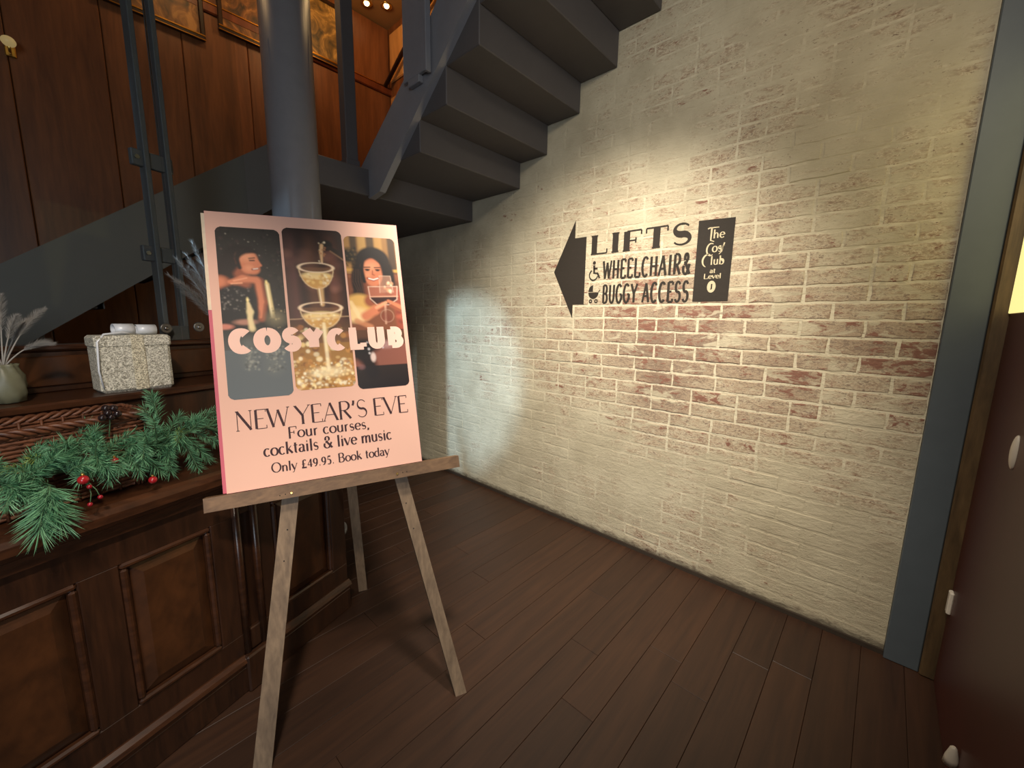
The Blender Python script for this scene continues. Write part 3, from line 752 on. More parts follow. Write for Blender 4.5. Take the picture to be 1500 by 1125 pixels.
# moulded counter top
top_prof = [(.03, .800), (-.012, .800), (-.020, .822), (-.030, .838), (-.046, .846), (-.058, .862), (-.058, .884), (-.050, .898), (-.036, .906), (.63, .906), (.63, .80)]
mb = MB(); mb.prism(top_prof[::-1], lambda a, b, d: D(d, a, b), S0, S1 + .002); mb.build('countertop', M_MAHOGH, dk)
# raised ledge and upstand behind
dbox('ledge_riser', (S0, .285, .906), (S1, .305, 1.128))
dbox('ledge', (S0, .268, 1.128), (S1 + .01, .62, 1.154), M_MAHOGH, .006)
dbox('upstand', (S0, .50, 1.154), (S1, .56, 1.292))
dbox('upstand_cap', (S0, .488, 1.292), (S1 + .01, .575, 1.312), M_MAHOGH, .006)
for a, b in ((-1.0, -.52), (-.44, -.02), (.06, .44)):
    dbox('upstand_panel', (a, .492, 1.175), (b, .502, 1.275), M_BURR, .004)

# glass screen on the upstand
gs = thing('glass_screen', D(-.3, .53, 1.31), 'clear glass screen fixed above the counter with round bolts', 'glass screen')
SQ = desk_at(246, 480, .57).x + .03
for a, b in ((S0, SQ - .004), (SQ + .004, .50)):
    MB().box((a, .528, 1.312), (b, .538, 3.2), MD, .001).build('pane', M_GLASS, gs)
M_DISC = plain('dull_steel', lin(120, 120, 118), .35, .8)
for px, py in ((243, 481), (291, 479)):
    q = desk_at(px, py, .525)
    def lz(prof):
        mb = MB(); mb.lathe(prof, 20)
        mb.v = [D(q.x + v[0], .526 - v[2], q.z + v[1]) for v in mb.v]; return mb
    b = lz([(.021, 0), (.021, .004), (.018, .006)]).build('disc_fixing', M_DISC, gs)
    lz([(.008, .005), (.008, .009), (.004, .011)]).build('bolt_head', M_STEEL, b)
q = desk_at(246, 480, .57); pw = D(q.x + .03, .585, 0)
flat_post(pw[0], pw[1], 1.31, 3.4, DA, 'double bar grey post holding the glass screen above the counter', gap=.036, wd=.045, th=.018, tabs=(1.66, 2.02))

# ------------------------------------------------------------------ things on the counter
# glittery gift box
g = thing('gift_box', D(-.11, .37, 1.154), 'silver glitter gift box with ribbon bow on the dark ledge', 'gift box')
def glitter(name, c1, c2, metal):
    t = NT(name); p = t.obj()
    v = t.n('ShaderNodeTexVoronoi'); v.inputs['Scale'].default_value = 330; t.l(p, v.inputs['Vector'])
    sp = t.n('ShaderNodeSeparateColor'); t.l(v.outputs['Color'], sp.inputs[0])
    t.set(t.mix(sp.outputs[0], c1, c2), t.math('ADD', t.math('MULTIPLY', sp.outputs[1], .4), .2), metal)
    t.bump(sp.outputs[2], .9, .004)
    return t.m
M_GLIT = glitter('silver_glitter', lin(130, 126, 110), lin(246, 242, 226), .15)
M_GLITR = glitter('gold_glitter', lin(136, 128, 106), lin(248, 240, 214), .15)
M_RIB = plain('silver_ribbon', lin(206, 210, 216), .35, .1, .15, 60)
gq0, gq1 = desk_at(150, 576, .31), desk_at(247, 566, .31)
GA = math.radians(-7)
MG = MD @ Matrix.Translation((gq0.x + .002, .315, 1.154)) @ Matrix.Rotation(GA, 4, 'Z')
gw, gd, gh = gq1.x - gq0.x + .012, .10, .192
MB().box((0, 0, 0), (gw, gd, gh - .03), MG, .010).build('box', M_GLIT, g)
MB().box((-.003, -.003, gh - .042), (gw + .003, gd + .003, gh), MG, .008).build('lid', M_GLIT, g)
MB().box((gw * .44, -.0045, .004), (gw * .62, gd + .0045, gh + .0015), MG, .002).build('ribbon_band', M_GLITR, g)
mb = MB()
def loop(x0, x1, r, z):
    P = []; n = 16
    for i in range(n + 1):
        a = 2 * math.pi * i / n
        P.append((a, r * math.cos(a), r * math.sin(a) * .85 + z))
    vs = []; 
    for (a, yy, zz) in P:
        vs += [tuple(MG @ Vector((x0, gd / 2 + yy, zz))), tuple(MG @ Vector(((x0 + x1) / 2, gd / 2 + yy * 1.12, zz * 1.0))), tuple(MG @ Vector((x1, gd / 2 + yy * .9, zz)))]
    for (a, yy, zz) in P:
        vs += [tuple(MG @ Vector((x0, gd / 2 + yy * .9, (zz - z) * .9 + z))), tuple(MG @ Vector(((x0 + x1) / 2, gd / 2 + yy, (zz - z) * .9 + z))), tuple(MG @ Vector((x1, gd / 2 + yy * .8, (zz - z) * .9 + z)))]
    m = (n + 1) * 3; fs = []
    for i in range(n):
        for j in (0, 1):
            fs.append([i * 3 + j, i * 3 + j + 1, i * 3 + j + 4, i * 3 + j + 3]); fs.append([m + i * 3 + j, m + i * 3 + j + 3, m + i * 3 + j + 4, m + i * 3 + j + 1])
        fs.append([i * 3, i * 3 + 3, m + i * 3 + 3, m + i * 3]); fs.append([i * 3 + 2, m + i * 3 + 2, m + i * 3 + 5, i * 3 + 5])
    b = MB(); b.add(vs, fs, True); return b
loop(gw * .30, gw * .57, .023, gh + .019).build('bow_loop', M_RIB, g)
loop(gw * .60, gw * .88, .021, gh + .018).build('bow_loop', M_RIB, g)
MB().box((gw * .56, gd * .32, gh + .002), (gw * .63, gd * .66, gh + .030), MG, .008).build('bow_knot', M_RIB, g)
mb = MB(); mb.tube([tuple(MG @ Vector(p)) for p in ((gw * .55, gd * .3, gh + .004), (gw * .35, gd * .1, gh + .010), (gw * .12, .006, gh + .004), (.004, -.004, gh - .02), (-.002, -.006, gh * .4), (.004, -.006, .02))], [.003, .0035, .0035, .0035, .003, .002], 6); mb.build('cord', M_RIB, g)

# wicker basket
M_WICK = wood('brown_wicker', lin(50, 27, 16), lin(114, 68, 43), .5, (30, 30, 60), bump=.3)
bq0, bq1 = desk_at(0, 617, .10), desk_at(199, 593, .10)
BS0, BS1 = bq0.x - .24, bq1.x + .004
BV0, BV1 = .045, .225
BZ0, BZ1 = .907, 1.118
bk = thing('wicker_basket', D((BS0 + BS1) / 2, .13, BZ0), 'brown wicker basket with braided rim behind the pine garland', 'basket')
def rr(s0, s1, v0, v1, r, n=5):
    P = []
    for (cx_, cy_, a0) in ((s1 - r, v0 + r, -90), (s1 - r, v1 - r, 0), (s0 + r, v1 - r, 90), (s0 + r, v0 + r, 180)):
        P += arc(cx_, cy_, r, r, a0, a0 + 90, n)
    return P
def densify(P, step):
    out = []
    for i in range(len(P)):
        a, b = P[i], P[(i + 1) % len(P)]; m = max(1, int(math.hypot(b[0] - a[0], b[1] - a[1]) / step))
        out += [(a[0] + (b[0] - a[0]) * j / m, a[1] + (b[1] - a[1]) * j / m) for j in range(m)]
    return out
mb = MB()
nz = 19
for k in range(nz):
    f = k / (nz - 1); ins = .020 * (1 - f)
    ring = densify(rr(BS0 + ins, BS1 - ins, BV0 + ins * .5, BV1 - ins * .5, .03), .012)
    pts = []
    for i, (a, b) in enumerate(ring + ring[:1]):
        ph = (i + k) % 2
        off = .0022 if ph else -.0022
        pts.append(D(a, b + (off if abs(b - (BV0 + BV1) / 2) > .05 else 0), BZ0 + .008 + f * (BZ1 - BZ0 - .014)))
    mb.tube(pts, .0052, 5, False)
mb.build('weave', M_WICK, bk)
mb = MB()
for (s, v) in densify(rr(BS0 + .012, BS1 - .012, BV0 + .006, BV1 - .006, .03), .042):
    mb.tube([D(s, v, BZ0 + .002), D(s, v, BZ1)], .0035, 5)
mb.build('stakes', M_WICK, bk, kind='stuff')
mb = MB()
ring = densify(rr(BS0 - .004, BS1 + .004, BV0 - .004, BV1 + .004, .034), .006)
for strand in range(3):
    pts = []
    for i, (a, b) in enumerate(ring + ring[:1]):
        an = i * .55 + strand * 2.094
        pts.append(D(a, b + .007 * math.cos(an), BZ1 + .006 + .007 * math.sin(an)))
    mb.tube(pts, .0055, 6, False)
mb.build('braided_rim', M_WICK, bk)
MB().box((BS0 + .02, BV0 + .01, BZ0 + .01), (BS1 - .02, BV1 - .01, BZ0 + .02), MD).build('basket_floor', M_WICK, bk)

# pampas vases
M_PLUME = plain('grey_plume', lin(150, 146, 140), .9, 0, .2, 60)
M_VASE = plain('grey_green_ceramic', lin(104, 104, 84), .45, 0, .25, 40)
def vase(s, v, zb_, h, plumes, label, scale=1.0):
    c0 = D(s, v, zb_)
    t = thing('pampas_vase', c0, label, 'vase', 'grey vases of dried plumes on the ledge')
    prof = [(.020, 0), (.034, .004), (.041, .03), (.043, .055), (.040, .085), (.033, .105), (.030, .115), (.033, .122), (.027, .122), (.024, .10)]
    k = h / .122
    mb = MB(); mb.lathe([(r * k * .95, z * k) for r, z in prof], 48, c0, fn=lambda r, z, an: r * (1 + .07 * math.cos(an * 8 + z * 70) + .03 * math.cos(an * 3 - z * 160)))
    mb.build('pot', M_VASE, t)
    for i, tip in enumerate(plumes):
        r = random.Random(i + int(s * 100))
        p0 = Vector((c0[0], c0[1], c0[2] + h * .9)); p3 = Vector(tip)
        mid = p0.lerp(p3, .5) + Vector((0, 0, .045))
        pts = [p0 * (1 - u) ** 2 + mid * 2 * u * (1 - u) + p3 * u * u for u in [j / 16 for j in range(17)]]
        mb = MB(); mb.tube(pts, [.0022 - .0015 * j / 16 for j in range(17)], 5)
        pl = mb.build('stem', M_PLUME, t)
        mb = MB()
        for j in range(260):
            u = .40 + .60 * r.random(); idx = min(15, int(u * 16)); fr = u * 16 - idx
            p = pts[idx].lerp(pts[idx + 1], min(1, fr)); d = (pts[idx + 1] - pts[idx]).normalized()
            side = d.orthogonal(); side.rotate(Matrix.Rotation(r.uniform(0, 6.28), 3, d)); side.normalize()
            ln = (.012 + .016 * math.sin(math.pi * min(1, (u - .40) / .6 + .1))) * scale
            e = p + (d * .85 + side * .55).normalized() * ln
            w_ = d.cross(side).normalized() * .0007
            mb.add([tuple(p - w_), tuple(p + w_), tuple(e)], [(0, 1, 2)]); mb.add([tuple(p - side * .0006), tuple(p + side * .0006), tuple(e)], [(0, 1, 2)])
        mb.build('plume', M_PLUME, pl, kind='stuff')
def Wd(px, py, v):
    q = desk_at(px, py, v); return D(q.x, q.y, q.z)
vq = desk_at(14, 588, .37)
vase(vq.x, .37, 1.154, .115, [Wd(78, 503, .33), Wd(66, 452, .38), Wd(2, 432, .37), Wd(42, 468, .40), Wd(26, 462, .34), Wd(-40, 470, .36), Wd(-60, 510, .33)], 'ribbed grey vase of drooping plumes at the left end of the ledge')
vq2 = desk_at(352, 575, .40)
vase(vq2.x, .40, 1.154, .130, [Wd(246, 402, .36), Wd(258, 378, .38), Wd(272, 372, .42), Wd(281, 354, .40), Wd(262, 412, .34), Wd(284, 428, .36), Wd(300, 350, .44), Wd(276, 392, .38)], 'grey feathery plumes in a vase partly hidden behind the poster', 1.5)

# pine garland
def needle_mat(name, c1, c2):
    t = NT(name); r = t.n('ShaderNodeNewGeometry').outputs['Random Per Island']
    t.set(t.mix(r, c1, c2), .5, 0, .4); return t.m
M_NEED = needle_mat('pine_green', lin(40, 92, 62), lin(128, 182, 140))
M_NEEDY = needle_mat('pine_yellow_green', lin(84, 110, 50), lin(160, 176, 90))
M_STEM = plain('green_wire', lin(70, 100, 66), .6)
gl0 = D(-.25, .0, .93)
gar = thing('pine_garland', D(-.3, .0, .907), 'green artificial pine garland draped along the counter edge', 'garland')
pts = [Wd(-60, 715, -.01), Wd(30, 700, .0), Wd(90, 690, .02), Wd(150, 668, .01), Wd(200, 660, .02), Wd(250, 640, .03), Wd(300, 625, .06), Wd(345, 640, .10), Wd(400, 650, .12)]
mb = MB(); mb.tube(pts, .006, 6); mb.build('main_stem', M_STEM, gar)
rg = random.Random(11)
def sprig(base, tip, vb, vt, fan=.034, n=150, mat=M_NEED, u0=0.0, droop=0.0):
    p0, p1 = Vector(Wd(*base, vb)), Vector(Wd(*tip, vt))
    mid = p0.lerp(p1, .5) + Vector((0, 0, .012 - droop))
    P = [p0 * (1 - u) ** 2 + mid * 2 * u * (1 - u) + p1 * u * u for u in [j / 8 for j in range(9)]]
    m = MB(); m.tube(P, [.0022 - .0012 * j / 8 for j in range(9)], 5); so = m.build('sprig', M_STEM, gar)
    m = MB()
    for j in range(n):
        u = u0 + (1 - u0) * (j + rg.random()) / n; i = min(7, int(u * 8)); p = P[i].lerp(P[i + 1], u * 8 - i)
        d = (P[i + 1] - P[i]).normalized()
        sd = d.orthogonal(); sd.rotate(Matrix.Rotation(rg.uniform(0, 6.283), 3, d)); sd.normalize()
        k = .55 + .6 * rg.random()
        dr = (d * k + sd * (1.0 if u < .93 else .45)).normalized()
        ln = fan * rg.uniform(.75, 1.1)
        e = p + dr * ln + Vector((0, 0, -.004))
        a = dr.orthogonal().normalized() * .00085; b = dr.cross(a).normalized() * .00085
        q = p.lerp(e, .55)
        m.add([tuple(p), tuple(q + a), tuple(q - a * .5 + b * .87), tuple(q - a * .5 - b * .87), tuple(e)], [(0, 2, 1), (0, 3, 2), (0, 1, 3), (4, 1, 2), (4, 2, 3), (4, 3, 1)])
    m.build('needles', mat, so, kind='stuff')
SPR = [
 ((20, 705), (-30, 680), .0, .03), ((30, 705), (8, 742), -.02, -.07), ((35, 690), (60, 655), .0, .04), ((70, 700), (20, 690), .0, -.04), ((75, 695), (100, 650), .02, .05),
 ((100, 680), (128, 622), .03, .05), ((110, 670), (75, 655), .02, -.01), ((125, 665), (140, 630), .02, .02), ((95, 690), (150, 690), .0, -.03), ((60, 715), (25, 730), -.02, -.05),
 ((150, 670), (190, 637), .02, .0), ((170, 665), (160, 700), .0, -.03), ((185, 660), (205, 690), .01, -.03), ((185, 660), (225, 655), .02, .0), ((200, 665), (235, 690), .02, -.02),
 ((245, 645), (212, 600), .04, .02), ((232, 612), (222, 578), .03, .05), ((240, 650), (262, 610), .03, .03), ((250, 640), (205, 640), .03, .03), ((255, 640), (288, 612), .04, .05),
 ((255, 645), (245, 668), .03, .0), ((265, 640), (292, 690), .04, .0), ((270, 640), (305, 672), .05, .02), ((265, 630), (315, 602), .05, .09), ((300, 628), (340, 602), .06, .10), ((240, 655), (250, 690), .03, -.01),
 ((310, 630), (350, 640), .08, .08), ((150, 675), (118, 700), .0, -.04), ((40, 700), (90, 672), -.02, -.04), ((0, 710), (45, 720), -.01, -.05),
]
for a in SPR: sprig(*a)
for k in range(34):                      # filler sprigs sticking out every way along the stem
    bx_ = rg.uniform(-20, 320); by_ = 712 - 78 * max(0, min(1, bx_ / 300)) + rg.uniform(-10, 10); an = rg.uniform(0, 6.283); ln_ = rg.uniform(22, 42)
    vb_ = rg.uniform(-.03, .03) + .06 * max(0, (bx_ - 200) / 120)
    sprig((bx_, by_), (bx_ + ln_ * math.cos(an), by_ - 6 + .85 * ln_ * math.sin(an)), vb_, vb_ + rg.uniform(-.06, .02), n=90, fan=rg.uniform(.026, .040))
sprig((72, 712), (58, 778), -.045, -.095, fan=.060, n=260, droop=.0)
sprig((72, 712), (88, 765), -.045, -.090, fan=.056, n=220, droop=.0)
sprig((40, 690), (8, 688), .01, -.01, fan=.022, n=60, mat=M_NEEDY)
sprig((70, 680), (45, 672), .02, .0, fan=.022, n=50, mat=M_NEEDY)
sprig((258, 655), (264, 630), .0, .0, fan=.018, n=36, mat=M_NEEDY)

# baubles and berries
M_BAUB = plain('red_bauble', lin(150, 24, 32), .25, 0, .08, 10); M_BAUB.node_tree.nodes['Principled BSDF'].inputs['Coat Weight'].default_value = .5
M_BERRY = plain('red_berry', lin(130, 18, 30), .25, 0, .1)
def bauble(px, py, v, r, label):
    c = Wd(px, py, v)
    t = thing('bauble', c, label, 'bauble', 'red baubles hung in the garland')
    mb = MB(); mb.sphere(c, r, 20, 14); mb.build('ball', M_BAUB, t)
    mb = MB(); mb.lathe([(r * .30, r * .93), (r * .30, r * 1.35), (r * .22, r * 1.40)], 12, c); mb.build('cap', M_BRASS, t)
    mb = MB(); mb.tube([(c[0] + r * .16 * math.cos(a), c[1], c[2] + r * 1.52 + r * .16 * math.sin(a)) for a in [i * math.pi / 6 for i in range(13)]], r * .035, 5, False); mb.build('loop', M_BRASS, t)
bauble(122, 703, -.075, .0115, 'larger red bauble with gold cap hanging near the drooping pine spray')
bauble(224, 703, -.055, .0105, 'red bauble hanging alone below the right part of the garland')
bauble(168, 675, -.035, .0090, 'dim red bauble half hidden among the middle pine sprigs')
bc = Wd(130, 722, -.085)
be = thing('berry_spray', bc, 'small spray of red berries hanging under the larger bauble', 'berries')
for px, py in ((131, 713), (132, 739), (147, 728)):
    c = Wd(px, py, -.085); mb = MB(); mb.sphere(c, .0056, 12, 8); mb.build('berry', M_BERRY, be)
    mb = MB(); mb.tube([Wd(128, 706, -.07), Wd((129 + px) / 2 + 3, (706 + py) / 2, -.08), c], .0011, 5); mb.build('twig', M_STEM, be)
bc = Wd(158, 600, .035)
be = thing('dark_berry_cluster', bc, 'cluster of shiny dark berries against the wicker basket', 'berries')
for i, (px, py) in enumerate(((150, 612), (158, 605), (166, 598), (172, 606), (163, 611), (155, 598))):
    mb = MB(); mb.sphere(Wd(px, py, .010 + .004 * (i % 3)), .0095, 12, 8); mb.build('berry', plain('dark_berry', lin(34, 24, 24), .15) if i == 0 else bpy.data.materials['dark_berry'], be)
mb = MB(); mb.tube([Wd(160, 640, .02), Wd(161, 620, .026), Wd(160, 602, .034)], .0015, 5); mb.build('twig', M_STEM, be)

# ------------------------------------------------------------------ easel and poster
PR = Vector((.86107, 1.03160, 0))
U = Vector((.92608, -.37733, 0)); V = Vector((.09567, .23481, .96732)); N = Vector((-.36499, -.89582, .25356))
EC = Vector((.27789, 1.47838, .85825)); UR = Vector((.92886, -.36887, .03386)); VR = Vector((.06319, .24788, .96673))
BW, BH = .6224, .9329
def EZ(a, b, o): return tuple(PR + U * a + V * b + N * o)
def PB(a, b, o=0.0): return tuple(EC + UR * a + VR * b + N * o)       # on the poster front
ea = thing('easel', tuple(PR + U * -.33 + Vector((.1, .25, 0))), 'wooden three legged display easel holding the pink poster', 'easel')
def e_leg(a0, b0, a1, b1, w0, w1, o0, o1):
    """a plank in the easel plane from (a0,b0) to (a1,b1)"""
    P = [EZ(a0 - w0, b0, o0), EZ(a0 + w0, b0, o0), EZ(a0 + w0, b0, o1), EZ(a0 - w0, b0, o1), EZ(a1 - w1, b1, o0), EZ(a1 + w1, b1, o0), EZ(a1 + w1, b1, o1), EZ(a1 - w1, b1, o1)]
    # cut the foot flat on the floor
    for i in range(4):
        p = Vector(P[i]); d = (Vector(P[i + 4]) - p); k = -p.z / d.z if d.z else 0; P[i] = tuple(p + d * k)
    return MB().hexa(P)
lL = e_leg(-.652, 0, -.400, 1.80, .0265, .0245, -.022, 0).build('leg', M_EASEL, ea)
lR = e_leg(.002, 0, -.352, 1.80, .0215, .0245, -.022, 0).build('leg', M_EASEL, ea)
# rear leg
f0 = Vector((.897, 1.870, 0)); t0 = Vector(EZ(-.376, 1.70, -.035))
dr = (t0 - f0).normalized(); sd = U.copy(); sd = (sd - dr * sd.dot(dr)).normalized(); bk_ = dr.cross(sd).normalized()
P = []
for q in (f0, t0):
    P += [tuple(q - sd * .021 - bk_ * .010), tuple(q + sd * .021 - bk_ * .010), tuple(q + sd * .021 + bk_ * .010), tuple(q - sd * .021 + bk_ * .010)]
for i in range(4):
    p = Vector(P[i]); P[i] = tuple(p - dr * (p.z / dr.z))
MB().hexa(P).build('leg', M_EASEL, ea)
MB().hexa([EZ(-.44, 1.66, -.034), EZ(-.30, 1.66, -.034), EZ(-.30, 1.66, -.0225), EZ(-.44, 1.66, -.0225), EZ(-.44, 1.72, -.034), EZ(-.30, 1.72, -.034), EZ(-.30, 1.72, -.0225), EZ(-.44, 1.72, -.0225)]).build('hinge_block', M_EASEL, ea)
# ledge bar under the boards, with brass screws and peg holes
Lb = lambda a, b, o: PB(a, b, o)
bar = MB().hexa([Lb(-.060, -.046, -.029), Lb(.765, -.046, -.029), Lb(.765, -.046, .010), Lb(-.060, -.046, .010), Lb(-.060, -.0015, -.029), Lb(.765, -.0015, -.029), Lb(.765, -.0015, .010), Lb(-.060, -.0015, .010)]).build('ledge_bar', M_EASELBAR, ea)
def on_plane(px, py, o, c0, uu, vv):
    r = ray(px, py); M = np.array([list(uu), list(vv), [-r[0], -r[1], -r[2]]]).T
    s = np.linalg.solve(M, np.array([0, 0, CAM_H]) - np.array(c0 + N * o)); return s[0], s[1]
def peg(px, py, r, o, mat, name, par, dome=False):
    a, b = on_plane(px, py, o, EC, UR, VR); c = Vector(PB(a, b, o))
    mb = MB(); n = 14; ring = [c + (UR * math.cos(2 * math.pi * i / n) + VR * math.sin(2 * math.pi * i / n)) * r for i in range(n)]
    ring2 = [c + (p - c) * .6 + N * (r * .6 if dome else .0006) for p in ring]
    mb.add([tuple(p - N * .002) for p in ring] + [tuple(p) for p in ring2], [[i, (i + 1) % n, n + (i + 1) % n, n + i] for i in range(n)] + [[n + i for i in range(n)]])
    mb.build(name, mat, par)
for px, py in ((427, 722), (582, 694)): peg(px, py, .0052, .0105, M_BRASS, 'screw', bar, True)
for px, py in ((410, 726), (418, 724), (590, 692), (596, 691)): peg(px, py, .0024, .0104, M_BLACK, 'peg_hole', bar)
for px, py in ((421, 776), (416, 822), (595, 737), (606, 774)): 
    peg(px, py, .0030, -.0296, M_BLACK, 'peg_hole', lL if px < 500 else lR)

# boards
rb = thing('poster_board', PB(.3, 0, -.02), 'second pink poster board tucked behind the front poster on easel', 'board')
def slab(a0, b0, a1, b1, o0, o1):
    return MB().hexa([PB(a0, b0, o1), PB(a1, b0, o1), PB(a1, b0, o0), PB(a0, b0, o0), PB(a0, b1, o1), PB(a1, b1, o1), PB(a1, b1, o0), PB(a0, b1, o0)])
slab(-.012, .001, .612, BH - .004, -.0165, -.0125).build('board', M_BACKBOARD, rb)
slab(-.012, .60, .05, BH - .003, -.0123, -.0118).build('print', plain('rear_print_pale', lin(226, 206, 176), .6), rb)
po = thing('poster_board', PB(.3, 0, -.005), 'front pink poster board announcing a new year evening on the easel', 'board')
slab(0, 0, BW, BH, -.0055, -.0003).build('board', M_PINKEDGE, po)
slab(0.0004, 0.0004, BW - .0004, BH - .0004, -.0004, 0).build('pink_face', M_PINK, po)
def pfn(o): return lambda a, b: PB(a * BW, b * BH, o)
def ptext(s, x0, x1, yb, h, thin, thick, serif, o=.0006, mat=M_INK, track=.06, wide=1.0, name='lettering', sthick=None):
    mb = MB()
    text(mb, s, x0 * BW, yb * BH, h * BH, lambda a, b, d=0.0: PB(a, b, o + d), width=(x1 - x0) * BW, thin=thin, thick=thick, serif=serif, track=track, wide=wide, sthick=sthick)
    mb.build(name, mat, po)
ptext("NEW YEAR'S EVE", .060, .950, .207, .070, .035, .115, .07, track=.02)
ptext('Four courses,', .295, .717, .160, .043, .06, .15, .06, track=.07)
ptext('cocktails & live music', .176, .836, .106, .046, .06, .15, .06, track=.07)
ptext('Only £49.95. Book today', .206, .814, .046, .036, .065, .15, .06, track=.07)

# ---- printed photographs: fine grids carrying printed colour
M_PRINT = None
def print_mat():
    t = NT('printed_photo'); a = t.n('ShaderNodeAttribute'); a.attribute_name = 'ink'
    t.set(a.outputs['Color'], .5, 0, .3); return t.m
M_PRINT = print_mat()
class Paint:
    def __init__(s, w, h, nx, ny):
        s.nx, s.ny, s.asp = nx, ny, h / w
        s.X, s.Y = np.meshgrid((np.arange(nx + 1)) / nx, (np.arange(ny + 1)) / ny)     # Y runs down
        s.C = np.zeros((ny + 1, nx + 1, 3)); s.r = np.random.default_rng(7)
    def col(s, c): return np.array(lin(*c)[:3])
    def blend(s, m, c): s.C += (s.col(c) - s.C) * np.clip(m, 0, 1)[..., None]
    def ell(s, x, y, rx, ry, c, soft=.2, a=1.0, rot=0.0):
        dx, dy = s.X - x, (s.Y - y) * s.asp; ry = ry * s.asp
        cr_, sr = math.cos(rot), math.sin(rot)
        d = np.sqrt(((dx * cr_ + dy * sr) / rx) ** 2 + ((-dx * sr + dy * cr_) / ry) ** 2)
        s.blend(np.clip((1 + soft - d) / (2 * soft + 1e-6), 0, 1) * a, c)
    def ring(s, x, y, rx, ry, w, c, a=1.0):
        dx, dy = (s.X - x) / rx, (s.Y - y) / ry
        d = np.abs(np.sqrt(dx * dx + dy * dy) - 1) * min(rx, ry * s.asp)
        s.blend(np.clip(1.5 - d / w, 0, 1) * a, c)
    def line(s, pts, w, c, a=1.0, soft=.4):
        w = w if hasattr(w, '__len__') else [w] * len(pts)
        for (p, q, w0, w1) in zip(pts, pts[1:], w, w[1:]):
            ax, ay, bx, by = p[0], p[1] * s.asp, q[0], q[1] * s.asp
            L2 = (bx - ax) ** 2 + (by - ay) ** 2 + 1e-9
            t = np.clip(((s.X - ax) * (bx - ax) + (s.Y * s.asp - ay) * (by - ay)) / L2, 0, 1)
            d = np.hypot(s.X - (ax + t * (bx - ax)), s.Y * s.asp - (ay + t * (by - ay))); ww = w0 + (w1 - w0) * t
            s.blend(np.clip((1 + soft - d / ww) / (2 * soft), 0, 1) * a, c)
    def poly(s, P, c, a=1.0):
        ins = np.zeros(s.X.shape, bool); n = len(P)
        for i in range(n):
            (x0, y0), (x1, y1) = P[i], P[(i + 1) % n]
            if y0 == y1: continue
            cond = (s.Y < max(y0, y1)) & (s.Y >= min(y0, y1)); xi = x0 + (s.Y - y0) * (x1 - x0) / (y1 - y0)
            ins ^= cond & (s.X < xi)
        m = ins.astype(float)
        for _ in range(2):
            m = (m + np.roll(m, 1, 0) + np.roll(m, -1, 0) + np.roll(m, 1, 1) + np.roll(m, -1, 1)) / 5
        s.blend(m * a, c)
    def grad(s, y0, y1, c, a0, a1): s.blend(np.where((s.Y >= y0) & (s.Y <= y1), a0 + (a1 - a0) * (s.Y - y0) / (y1 - y0), 0), c)
    def dots(s, n, box, rr_, cols, a=(.4, 1), soft=.4):
        for _ in range(n):
            k = s.r.random(4); rad = rr_[0] + (rr_[1] - rr_[0]) * k[2]
            s.ell(box[0] + (box[2] - box[0]) * k[0], box[1] + (box[3] - box[1]) * k[1], rad, rad / s.asp * (.7 + .6 * k[3]), cols[s.r.integers(len(cols))], soft, a[0] + (a[1] - a[0]) * k[3])
    def build(s, corners, par, name, label):
        (x0, y0), (x1, y1) = corners          # lower left, upper right in poster fractions
        W_, H_ = (x1 - x0) * BW, (y1 - y0) * BH; rad = .020
        nx, ny = s.nx, s.ny
        me = bpy.data.meshes.new(name)
        gx, gy = s.X * W_, (1 - s.Y) * H_
        base = np.array(EC) + np.array(N) * .0008
        P = base + (x0 * BW + gx)[..., None] * np.array(UR) + (y0 * BH + gy)[..., None] * np.array(VR)
        P = P.reshape(-1, 3) - np.array(ORG[par.name])
        I = np.arange((nx + 1) * (ny + 1)).reshape(ny + 1, nx + 1)
        fx = (gx[:-1, :-1] + gx[1:, 1:]) / 2; fy = (gy[:-1, :-1] + gy[1:, 1:]) / 2
        qx = np.maximum(np.maximum(rad - fx, fx - (W_ - rad)), 0); qy = np.maximum(np.maximum(rad - fy, fy - (H_ - rad)), 0)
        keep = (np.hypot(qx, qy) <= rad).ravel()
        Q = np.stack([I[:-1, :-1], I[1:, :-1], I[1:, 1:], I[:-1, 1:]], -1).reshape(-1, 4)[keep]
        me.vertices.add(len(P)); me.vertices.foreach_set('co', P.ravel())
        me.loops.add(Q.size); me.loops.foreach_set('vertex_index', Q.ravel().astype(np.int32))
        me.polygons.add(len(Q)); me.polygons.foreach_set('loop_start', np.arange(0, Q.size, 4, dtype=np.int32))
        me.update(calc_edges=True)
        at = me.color_attributes.new('ink', 'FLOAT_COLOR', 'POINT')
        for _ in range(2):
            q = np.pad(s.C, ((1, 1), (1, 1), (0, 0)), 'edge'); s.C = (q[1:-1, 1:-1] * 2 + q[:-2, 1:-1] + q[2:, 1:-1] + q[1:-1, :-2] + q[1:-1, 2:]) / 6
        C = np.concatenate([s.C.reshape(-1, 3), np.ones((len(P), 1))], 1)
        at.data.foreach_set('color', C.astype(np.float32).ravel())
        me.materials.append(M_PRINT)
        o = bpy.data.objects.new(name, me); COL.objects.link(o); o.parent = par; ORG[o.name] = ORG[par.name]
        o['label'] = label
NXP, NYP = 120, 370
SK, SKD, SKL = (206, 122, 86), (150, 80, 54), (232, 158, 118)
